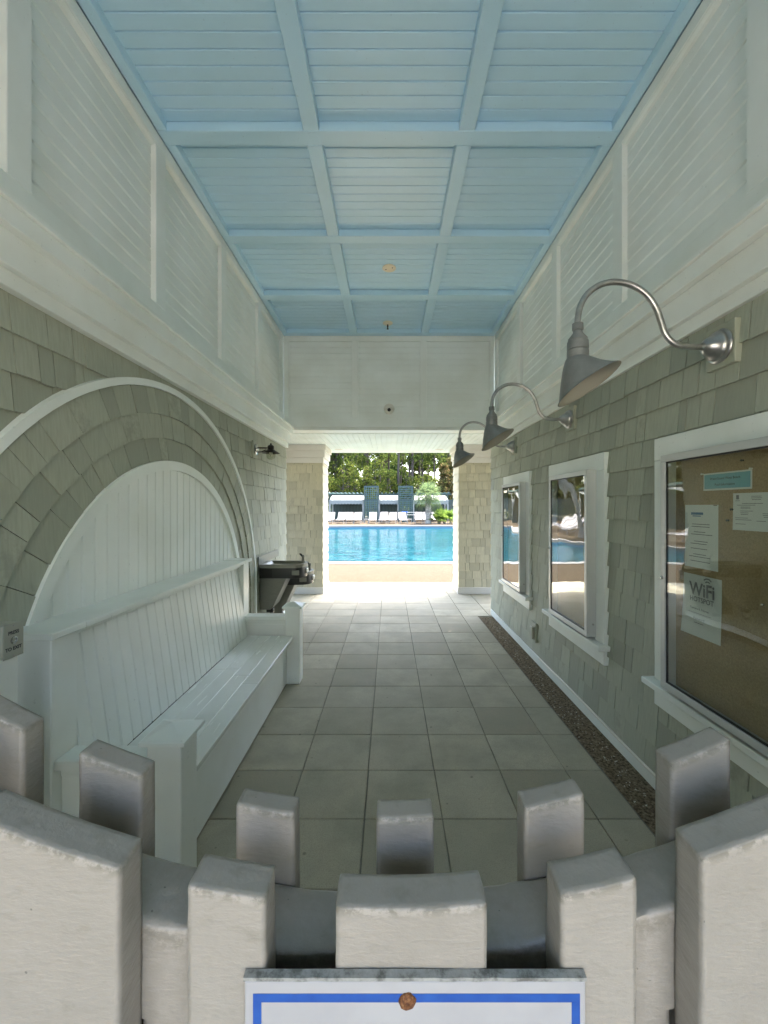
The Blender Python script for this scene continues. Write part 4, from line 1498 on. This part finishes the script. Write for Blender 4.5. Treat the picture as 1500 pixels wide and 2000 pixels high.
def basin(parent, ya, yb, zr, xf):
    """D-shaped bowl unit: rim, apron, bowl, bubbler and push pad"""
    yc, hw = (ya + yb) / 2, (yb - ya) / 2

    def outline(e, nseg=14):
        pts = [(-1.552, ya - e), (xf - hw * .75, ya - e)]
        for i in range(1, nseg):
            a = -PI / 2 + PI * i / nseg
            pts.append((xf - hw * .75 + (hw * .75 + e) * math.cos(a), yc + (hw + e) * math.sin(a)))
        pts += [(xf - hw * .75, yb + e), (-1.552, yb + e)]
        return pts
    u = MB().prism(outline(-.006), 'z', zr - .165, zr - .040).build('apron', 'dark_plastic', parent, .006, 40, seg=2)
    m = MB()
    o0, o1, o2, o3 = outline(0), outline(0), outline(-.028), outline(-.06)
    o2 = [(max(x, -1.50), y_) for x, y_ in o2]
    o3 = [(max(x, -1.46), y_) for x, y_ in o3]
    rs = [[(x, y_, zr - .0395) for x, y_ in o0], [(x, y_, zr) for x, y_ in o1], [(x, y_, zr + .003) for x, y_ in o2], [(x, y_, zr - .03) for x, y_ in o3]]
    m.rings(rs)
    m.build('bowl', 'brushed_steel', parent, 0, 35)
    MB().lathe([(.024, 0), (.026, .008), (.020, .016), (.016, .05), (.019, .075), (.012, .09), (.004, .092)], (xf - .065, yc + .06, zr - .002), 14).build('bubbler', 'brushed_steel', parent, 0, 50)
    MB().tube([(xf - .075, yc + .06, zr + .075), (xf - .098, yc + .06, zr + .100), (xf - .112, yc + .06, zr + .102)], [.014, .012, .006], 10).build('mouth_guard', 'dark_plastic', parent, 0, 50)
    MB().box(xf - .012, xf + .006, yc - .055, yc + .055, zr - .125, zr - .065).build('push_pad', 'white_plastic', parent, .006)
    MB().box(xf - .15, xf - .06, ya - .003, ya + .012, zr - .125, zr - .065).build('side_pad', 'brushed_steel', parent, .004)
    if zr > .9:
        for i in range(7):
            MB().box(-1.525, -1.40, ya + .0045, ya + .012, zr - .148 + i * .0145, zr - .139 + i * .0145).build('vent_slot', 'vent_black', u)


basin(df, 4.985, 5.375, .945, -1.015)
basin(df, 5.420, 5.800, .785, -1.015)
for ya, yb, zt, zb in ((5.02, 5.335, .779, .40), (5.455, 5.765, .619, .235)):
    MB().prism([(-1.556, zt), (-1.235, zt), (-1.40, zb + .03), (-1.43, zb), (-1.556, zb)], 'y', ya, yb).build('pedestal', 'brushed_steel', df, .004)
    MB().box(-1.50, -1.42, ya + .08, ya + .15, zb - .05, zb - .001).build('valve', 'black', df, .004)
MB().box(-1.553, -1.546, 4.95, 5.84, .95, 1.045).build('splash_plate', 'brushed_steel', df, .001)
MB().tube([(-1.45, 5.2, .40), (-1.45, 5.2, .30), (-1.50, 5.2, .26), (-1.56, 5.2, .26)], .018, 12).build('drain_pipe', 'galvanised', df, 0, 50)

# ------------------------------------------------------------------ outdoors: loungers and tables
def lounger_proto():
    t = thing('pool_lounger', 'white sling pool lounger in the row across the water', 'lounger', (0, 39, -.012), 'loungers along the far pool edge')
    t.location = (0, 0, 0)
    W[t.name] = Vector((0, 0, 0))
    def sl(p, q, w, nm):
        d = Vector((0, q[0] - p[0], q[1] - p[1]))
        m = MB()
        rs = []
        for i in range(7):
            s = i / 6
            y, z = p[0] + (q[0] - p[0]) * s, p[1] + (q[1] - p[1]) * s
            sag = -.03 * math.sin(PI * s)
            nrm = Vector((0, -d.z, d.y)).normalized()
            y, z = y + nrm.y * sag, z + nrm.z * sag
            rs.append([(-w / 2, y, z), (w / 2, y, z), (w / 2, y + nrm.y * .012, z + nrm.z * .012), (-w / 2, y + nrm.y * .012, z + nrm.z * .012)])
        m.rings(rs)
        return m.build(nm, 'lounger_sling', t)
    sl((-.95, .36), (.20, .38), .60, 'seat_sling')
    sl((.21, .39), (.72, 1.02), .60, 'back_sling')
    for s in (-1, 1):
        MB().tube([(s * .33, -1.0, .36), (s * .33, .20, .38), (s * .33, .74, 1.04)], .022, 8).build('side_rail', 'lounger_frame', t, 0, 50)
        for y in (-.75, .25):
            MB().tube([(s * .33, y, .36), (s * .35, y, .0)], .022, 8).build('leg', 'lounger_frame', t, 0, 50)
    MB().tube([(-.33, .73, 1.03), (.33, .73, 1.03)], .02, 8).build('head_bar', 'lounger_frame', t, 0, 50)
    MB().tube([(-.33, -.99, .36), (.33, -.99, .36)], .02, 8).build('foot_bar', 'lounger_frame', t, 0, 50)
    MB().tube([(-.34, .25, .12), (.34, .25, .12)], .016, 8).build('stretcher', 'lounger_frame', t, 0, 50)
    return t


def gx(px, y):
    return (px - VPX) * y / F_PX


lp = lounger_proto()
first = True
for px, yy in ((645, 39.6), (666, 39.6), (683, 39.7), (698.5, 39.6), (728, 39.5), (748.5, 39.5), (752, 41.3), (767, 39.5), (787, 39.4), (817.5, 40.4), (833.5, 40.4), (848, 40.6), (905, 40), (930, 40)):
    loc = (gx(px, yy), yy, -.012)
    rz = rng.uniform(-.12, .12)
    if first:
        lp.location, lp.rotation_euler = loc, (0, 0, rz)
        first = False
        c = lp
    else:
        c = copy_tree(lp, loc, rz)
# loungers on the left terrace, seen in the glass of the cases
for i, (x, yy, a) in enumerate(((-9.2, 21.0, 1.35), (-9.0, 22.2, 1.40), (-8.6, 23.5, 1.45), (-8.4, 24.8, 1.5), (-8.4, 26.1, 1.5), (-8.6, 27.4, 1.45), (-9.0, 28.7, 1.45), (-9.6, 30.0, 1.4), (-11.5, 20.2, 1.0), (-13.0, 20.0, .8))):
    c = copy_tree(lp, (x, yy, -.012), a)
    c['label'] = 'white sling lounger on the side terrace left of the pool'
    c['group'] = 'loungers on the side terrace'
for px, yy, lab in ((715.5, 40.0, 'low white side table at the foot of the left lattice tower'), (800, 40.0, 'low white side table beside the palm')):
    x = gx(px, yy)
    t = thing('side_table', lab, 'table', (x, yy, -.012), 'side tables among the loungers')
    MB().box(x - .22, x + .22, yy - .22, yy + .22, .36, .39).build('table_top', 'lounger_frame', t)
    for sx in (-1, 1):
        for sy in (-1, 1):
            MB().box(x + sx * .19 - .02, x + sx * .19 + .02, yy + sy * .19 - .02, yy + sy * .19 + .02, -.012, .36).build('leg', 'lounger_frame', t)

# ------------------------------------------------------------------ outdoors: cabanas, lattice towers
CY = 43.5


def cabana(x0, x1, y, label, depth=2.4, posts=True, turn=0.0, ztop=2.25, grp='cabanas behind the loungers'):
    t = thing('cabana', label, 'cabana', ((x0 + x1) / 2, y, -.012), grp)
    nsc = max(6, int((x1 - x0) / .30))
    # canopy sloping to the front with a scalloped valance
    v, f = [], []
    zf, zb = ztop, ztop + .55
    MB().prism([(y, zf), (y, zf - .03), (y + depth, zb - .03), (y + depth, zb)], 'x', x0, x1).build('canopy', 'awning', t)
    pts = [(x0, zf), (x1, zf)]
    step = (x1 - x0) / nsc
    for i in range(nsc):
        xr = x1 - i * step
        for q in range(1, 6):
            a = q / 5
            pts.append((xr - step * (a - (0.0 if q < 5 else 0.0)), zf - .36 - .09 * math.sin(PI * a)))
    pts.insert(2, (x1, zf - .36))
    MB().prism(pts, 'y', y - .02, y - .002).build('valance', 'awning', t)
    for x in (x0 + .06, x1 - .06):
        MB().box(x - .05, x + .05, y + .0, y + .10, -.012, zf - .03).build('post', 'white_post', t)
        MB().box(x - .05, x + .05, y + depth - .1, y + depth, -.012, zb - .04).build('post', 'white_post', t)
    sl_ = MB()
    xx = x0 + .14
    while xx < x1 - .14:
        sl_.box(xx, xx + .085, y + depth + .02, y + depth + .05, .1, zf + .05)
        xx += .16
    sl_.build('back_slats', 'slat_green', t)['kind'] = 'stuff'
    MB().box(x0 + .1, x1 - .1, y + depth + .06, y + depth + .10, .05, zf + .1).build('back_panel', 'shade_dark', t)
    m = MB()
    xx = x0 - .1
    while xx < x1 + .1:
        m.box(xx, xx + .07, y - .35, y + depth + .35, zb + .14, zb + .26)
        xx += .42
    m.build('rafters', 'pergola_teal', t)['kind'] = 'stuff'
    for yy in (y + .1, y + depth):
        MB().box(x0 - .3, x1 + .3, yy, yy + .1, zb + .0, zb + .135).build('pergola_beam', 'pergola_green', t)
    for x in (x0 + .06, x1 - .06):
        MB().box(x - .045, x + .045, y + .105, y + .195, zf - .0, zb).build('upper_post', 'pergola_green', t)
    return t


def lattice(x0, x1, y, z1, label):
    t = thing('lattice_tower', label, 'trellis', ((x0 + x1) / 2, y, -.012), 'lattice towers between the cabanas')
    D = .5
    for x in (x0, x1):
        for yy in (y, y + D):
            MB().box(x - .06, x + .06, yy - .06, yy + .06, -.012, z1).build('post', 'pergola_green', t)
    for z in (z1 - .05, z1 * .62, z1 * .33):
        for yy in (y, y + D):
            MB().box(x0 + .06, x1 - .06, yy - .04, yy + .04, z - .05, z + .05).build('rail', 'pergola_green', t)
    for yy in (y,):
        m = MB()
        xx = x0 + .18
        while xx < x1 - .1:
            m.box(xx, xx + .045, yy - .02, yy - .004, .1, z1 - .1)
            xx += .21
        zz = .18
        while zz < z1 - .1:
            m.box(x0 + .06, x1 - .06, yy - .0035, yy + .012, zz, zz + .045)
            zz += .21
        m.build('lattice', 'pergola_teal', t)['kind'] = 'stuff'
    return t


cabana(gx(643, CY), gx(710, CY), CY, 'white awning cabana left of both lattice towers')
cabana(gx(739, CY), gx(779, CY), CY, 'narrow white awning cabana between the two lattice towers')
cabana(gx(807, CY), gx(876, CY), CY, 'white awning cabana behind the palm')
lattice(gx(712.5, CY), gx(738.5, CY), CY - .4, 3.72, 'tall green lattice tower left of the narrow cabana')
lattice(gx(779, CY), gx(805.5, CY), CY - .4, 3.72, 'tall green lattice tower beside the palm')
fb = MB()
xx = -40.0
fn = thing('slat_fence', 'dark green slatted fence behind the cabanas', 'fence', (0, 47, -.012))
for s0 in range(-14, 15):
    MB().box(s0 * 2.4 - .06, s0 * 2.4 + .06, 46.9, 47.02, -.012, 2.45).build('fence_post', 'pergola_green', fn)
    m = MB()
    for i in range(15):
        m.box(s0 * 2.4 + .07 + i * .153, s0 * 2.4 + .07 + i * .153 + .10, 46.92, 46.95, .05, 2.35)
    m.build('slats', 'slat_green', fn)['kind'] = 'stuff'
    MB().box(s0 * 2.4 + .061, s0 * 2.4 + 2.339, 46.955, 46.99, 2.2, 2.3).build('rail', 'pergola_green', fn)
# a railing with a folded blue cover beside the palm
t = thing('pool_rail', 'thin white rail between the right lattice tower and the palm', 'railing', (gx(812, 41.5), 41.5, -.012))
for z in (.75, 1.0):
    MB().tube([(gx(795, 41.5), 41.5, z), (gx(829, 41.5), 41.5, z)], .022, 8).build('bar', 'white_post', t)
for px in (795, 812, 829):
    MB().tube([(gx(px, 41.5), 41.5, -.012), (gx(px, 41.5), 41.5, 1.0)], .022, 8).build('upright', 'white_post', t)
x = gx(791, 42.4)
m = MB().lathe([(.05, 0), (.26, .03), (.30, .30), (.34, .62), (.30, .66), (.06, .70)], (x, 42.4, .42), 16)
t = thing('towel_bin', 'blue topped towel bin under the right lattice tower', 'bin', (x, 42.4, -.012))
MB().box(x - .32, x + .32, 42.2, 42.6, -.012, .95).build('cabinet', 'pergola_green', t)
MB().prism([(x - .36, .951), (x + .36, .951), (x + .30, 1.10), (x - .30, 1.10)], 'y', 42.15, 42.65).build('lid', 'blue_plastic', t)
# cabana on the side terrace (seen in the glass)
tc = cabana(-15.5, -12.0, 30.0, 'white awning cabana on the side terrace left of the pool', grp='cabanas on the side terrace')
tc = cabana(-19.5, -16.2, 26.0, 'white awning cabana at the end of the side terrace', grp='cabanas on the side terrace')
tc = cabana(-11.4, -8.6, 36.5, 'white awning cabana near the pool corner on the side terrace', grp='cabanas on the side terrace')

# ------------------------------------------------------------------ outdoors: palms
def fan_frond(base, direc, length, spread, rs, droop=.35):
    """quads of one fan leaf: a stalk and pleated blades"""
    d = Vector(direc).normalized()
    side = d.cross(Vector((0, 0, 1)))
    side = side.normalized() if side.length > .01 else Vector((1, 0, 0))
    up = side.cross(d).normalized()
    hub = Vector(base) + d * length * .45
    Q = [[Vector(base) - side * .02, Vector(base) + side * .02, hub + side * .012, hub - side * .012]]
    nb = 15
    for i in range(nb):
        a = (i / (nb - 1) - .5) * spread
        bd = d * math.cos(a) + side * math.sin(a)
        L = length * .62 * (1 - .28 * abs(i / (nb - 1) - .5) * 2) * rs.uniform(.85, 1.1)
        w = side * math.cos(a) - d * math.sin(a)
        mid = hub + bd * L * .55 + up * .03
        tip = hub + bd * L + Vector((0, 0, -droop * L * rs.uniform(.5, 1.2)))
        wd = .045
        Q.append([hub - w * .008, hub + w * .008, mid + w * wd * .5, mid - w * wd * .5])
        Q.append([mid - w * wd * .5, mid + w * wd * .5, tip + w * .004, tip - w * .004])
    return Q


def palm(name, label, x, y, h, rad, nf, tr, lean=(0, 0), leafmat='palm_leaves', flen=1.55, seed=1, cat='palm', grp=None, boots=True):
    rs = random.Random(seed)
    t = thing(name, label, cat, (x, y, -.012), grp)
    top = Vector((x + lean[0], y + lean[1], h))
    path = [Vector((x, y, -.05)).lerp(top, i / 14) + Vector((rs.uniform(-.01, .01), rs.uniform(-.01, .01), 0)) for i in range(15)]
    MB().tube(path, [tr * (1.25 - .25 * min(1, i / 3)) * (1 + .10 * (i % 2)) for i in range(15)], 14).build('trunk', 'palm_bark', t)
    if boots:
        m = MB()
        for i in range(90):
            s = rs.uniform(.08, .98)
            c = Vector((x, y, 0)).lerp(top, s)
            a = rs.uniform(0, 2 * PI)
            o_ = Vector((math.cos(a), math.sin(a), 0))
            w = Vector((-o_.y, o_.x, 0)) * .05
            b0 = c + o_ * tr * .95
            b1 = c + o_ * (tr + .10) + Vector((0, 0, .22))
            m.add([b0 - w, b0 + w, b1 + w * .6, b1 - w * .6, b0 - w - Vector((0, 0, .03)), b0 + w - Vector((0, 0, .03)), b1 + w * .6 + o_ * .02, b1 - w * .6 + o_ * .02],
                  [(0, 1, 2, 3), (7, 6, 5, 4), (0, 3, 7, 4), (1, 5, 6, 2), (3, 2, 6, 7), (0, 4, 5, 1)])
        m.build('leaf_bases', 'palm_bark', t)['kind'] = 'stuff'
    Q = []
    for i in range(nf):
        a = 2 * PI * i * .618
        el = R(82 - 118 * (i / nf) ** .8)
        d = (math.cos(a) * math.cos(el), math.sin(a) * math.cos(el), math.sin(el))
        Q += fan_frond(top + Vector((0, 0, .05)), d, flen * rs.uniform(.85, 1.1), 2.5, rs, .25 + .4 * (i / nf))
    link(bpy.data.objects.new('crown', quad_mesh('crown', [[tuple(p) for p in q] for q in Q], leafmat)), t)
    return t


palm('fan_palm', 'fan palm with rough grey trunk in the planting bed by the loungers', gx(836.5, 38.6), 38.6, 2.55, 1.6, 46, .23, seed=4)
palm('fan_palm', 'leaning fan palm on the side terrace', -7.3, 21.6, 4.2, 1.6, 40, .19, (1.3, .6), seed=9)
rs = random.Random(21)
for i, (px, yy) in enumerate(((858, 38.4), (868, 38.8), (880, 38.2), (893, 38.6), (905, 38.3))):
    x = gx(px, yy)
    t = thing('palmetto_bush', 'bright green palmetto bush low in the planting bed by the palm', 'shrub', (x, yy, -.012), 'palmetto bushes beside the palm')
    Q = []
    for k2 in range(20):
        a, el = rs.uniform(0, 2 * PI), R(rs.uniform(18, 85))
        d = (math.cos(a) * math.cos(el), math.sin(a) * math.cos(el), math.sin(el))
        Q += fan_frond((x + rs.uniform(-.12, .12), yy + rs.uniform(-.12, .12), 0), d, rs.uniform(1.1, 1.75), 1.7, rs, .25)
    link(bpy.data.objects.new('fronds', quad_mesh('fronds', [[tuple(p) for p in q] for q in Q], 'palmetto_leaves')), t)
    MB().tube([(x, yy, -.03), (x, yy, .16)], [.09, .05], 8).build('stem', 'palm_bark', t)
bd = MB().prism(smooth_loop([(gx(822, 38.5), 37.6), (gx(930, 38.5), 37.3), (gx(935, 38.5), 40.0), (gx(824, 38.5), 39.6)], 2), 'z', -.011, .03).build('planting_bed', 'soil')
tag(bd, 'brown mulched planting bed under the palm', 'planting bed', kind='structure')

# ------------------------------------------------------------------ outdoors: trees
nr = np.random.default_rng(7)


def leaves(centers, radii, per, size, aspect=.5, flat=.7):
    """loose leaf quads spread through clumps"""
    out = []
    for c, r_ in zip(centers, radii):
        nn = max(3, int(per * (r_ ** 2)))
        d = nr.normal(size=(nn, 3))
        d /= np.linalg.norm(d, axis=1)[:, None]
        rad = r_ * nr.uniform(.35, 1.0, size=(nn, 1)) ** .6
        p = np.array(c)[None] + d * rad * np.array([1, 1, flat])[None]
        u = nr.normal(size=(nn, 3))
        u /= np.linalg.norm(u, axis=1)[:, None]
        w = np.cross(u, nr.normal(size=(nn, 3)))
        w /= np.linalg.norm(w, axis=1)[:, None]
        s = size * nr.uniform(.6, 1.3, size=(nn, 1))
        u, w = u * s, w * s * aspect
        out.append(np.stack([p - u - w, p + u - w * .4, p + u * .9 + w * .4, p - u + w], axis=1))
    return np.concatenate(out)


def tree(name, label, x, y, h, base, crown_r, leafmat, group, tr=.16, nclump=34, size=.16, per=95, cat='tree', bend=.3, clump=(.55, 1.05), trunkmat='bark', zbias=.8):
    t = thing(name, label, cat, (x, y, -.012), group)
    rs = random.Random(int(x * 131 + y * 17))
    bx_, by_ = rs.uniform(-bend, bend), rs.uniform(-bend, bend)

    def tp(s):
        return Vector((x + bx_ * math.sin(s * 2.4) + .06 * math.sin(s * 9 + x), y + by_ * math.sin(s * 2.2), -.05 + h * s))
    MB().tube([tp(i / 12) for i in range(13)], [tr * (1.25 if i == 0 else 1) * (1 - .82 * (i / 12)) + .012 for i in range(13)], 8).build('trunk', trunkmat, t, 0, 60)
    C, Rr = [], []
    lim = MB()
    for i in range(nclump):
        s = base + (1 - base) * rs.random() ** zbias
        f_ = (s - base) / (1 - base)
        wid = crown_r * (1 - .75 * f_ ** 1.5) * (.55 + .45 * min(1, f_ * 4))
        a, rr_ = rs.uniform(0, 2 * PI), wid * math.sqrt(rs.random())
        p = tp(s)
        c = Vector((p.x + rr_ * math.cos(a), p.y + rr_ * math.sin(a), p.z + rs.uniform(-.1, .5)))
        C.append(tuple(c))
        Rr.append(rs.uniform(*clump) * (1 - .35 * f_))
        if rr_ > .4:
            st = tp(max(base * .8, s - .07))
            lim.tube([st, st.lerp(c, .55) + Vector((0, 0, .12)), c], [.045, .03, .012], 5)
    if lim.v:
        lim.build('limbs', trunkmat, t)
    link(bpy.data.objects.new('crown', quad_mesh('crown', leaves(C, Rr, per, size), leafmat)), t)
    return t


PINE_L = 'slender dark trunked pine in the wood behind the cabanas'
OAK_L = 'leafy light green understorey tree in the wood behind the cabanas'
for px, yy, h in ((648, 58, 13), (655, 63, 15), (664, 56, 14), (676, 66, 15), (686, 60, 13), (699, 70, 15), (708, 57, 14), (722, 64, 15), (739, 58, 15), (748, 72, 16), (762, 62, 14), (777, 55, 15), (779, 66, 14),
                  (800, 60, 15), (803, 56, 14.5), (815, 62, 14), (826, 58, 15), (835, 68, 15), (846, 57, 14), (862, 64, 15), (876, 60, 14), (895, 66, 14), (625, 62, 14)):
    sz = rng.uniform(.15, .27)
    tree('pine_tree', PINE_L, gx(px, yy), yy, h, rng.uniform(.40, .60), rng.uniform(1.7, 2.6), 'pine_needles', 'pines behind the cabanas', sz, 30, .15, 95, bend=.5)
for px, yy, h in ((640, 52, 5.6), (652, 54, 7.2), (668, 52.5, 8.0), (681, 55, 7.5), (694, 53, 6.6), (706, 55, 8.2), (720, 54, 6.4), (732, 53, 7.8), (745, 56, 7.6), (757, 53, 6.2), (768, 55, 5.6), (790, 53.5, 6.4), (808, 55, 5.4), (822, 53, 5.0),
                  (838, 54, 6.0), (905, 54, 7.0), (620, 55, 7)):
    tree('understorey_tree', OAK_L, gx(px, yy), yy, h, .12, rng.uniform(1.3, 1.9), 'oak_leaves', 'understorey trees behind the cabanas', .07, 30, .13, 110, clump=(.45, .9), zbias=.9)
for px, yy, h in ((866, 49.5, 6.6), (884, 50.2, 7.0)):
    tree('magnolia_tree', 'broad brownish leaved tree at the edge of the wood by the right pillar', gx(px, yy), yy, h, .12, 1.45, 'magnolia_leaves', 'brownish trees by the pillar', .09, 46, .16, 130, clump=(.45, .8))
# wood beside and behind the side terrace
for i in range(16):
    x, yy = -30 + i * 1.6 + rng.uniform(-.8, .8), 46 + rng.uniform(3, 14) - (i < 8) * 8
    tree('pine_tree', 'slender pine at the back of the side terrace', x, yy, rng.uniform(11, 15), .30, 2.5, 'pine_needles', 'pines behind the side terrace', .2, 34, .2, 70)
for i in range(10):
    x = 12 + i * 2.6 + rng.uniform(-.8, .8)
    tree('pine_tree', 'slender pine in the wood far right of the cabanas', x, 54 + rng.uniform(0, 10), rng.uniform(11, 15), .30, 2.5, 'pine_needles', 'pines right of the cabanas', .2, 30, .2, 60)
# the deeper wood, one mass of foliage beyond the trees that can be told apart
cc = [(x + rng.uniform(-1, 1), 82 + rng.uniform(-4, 8), z + rng.uniform(-1, 1)) for x in np.arange(-62, 50, 1.9) for z in np.arange(1.5, 12.5, 1.8) if rng.random() < (.97 if z < 8 else .82)]
o = link(bpy.data.objects.new('deep_wood', quad_mesh('deep_wood', leaves(cc, [1.75] * len(cc), 110, .34), 'pine_needles')))
tag(o, 'mass of green pine foliage deep in the wood', 'wood', kind='stuff')
# low scrub closing the foot of the wood
Q = leaves([(x, 51 + 2.0 * math.sin(x * 1.7), .9 + .5 * math.sin(x * 2.3)) for x in np.arange(-34, 36, 1.0)], [1.5] * 70, 70, .16)
o = link(bpy.data.objects.new('scrub', quad_mesh('scrub', Q, 'oak_leaves')))
tag(o, 'low green scrub along the foot of the wood', 'scrub', kind='stuff')
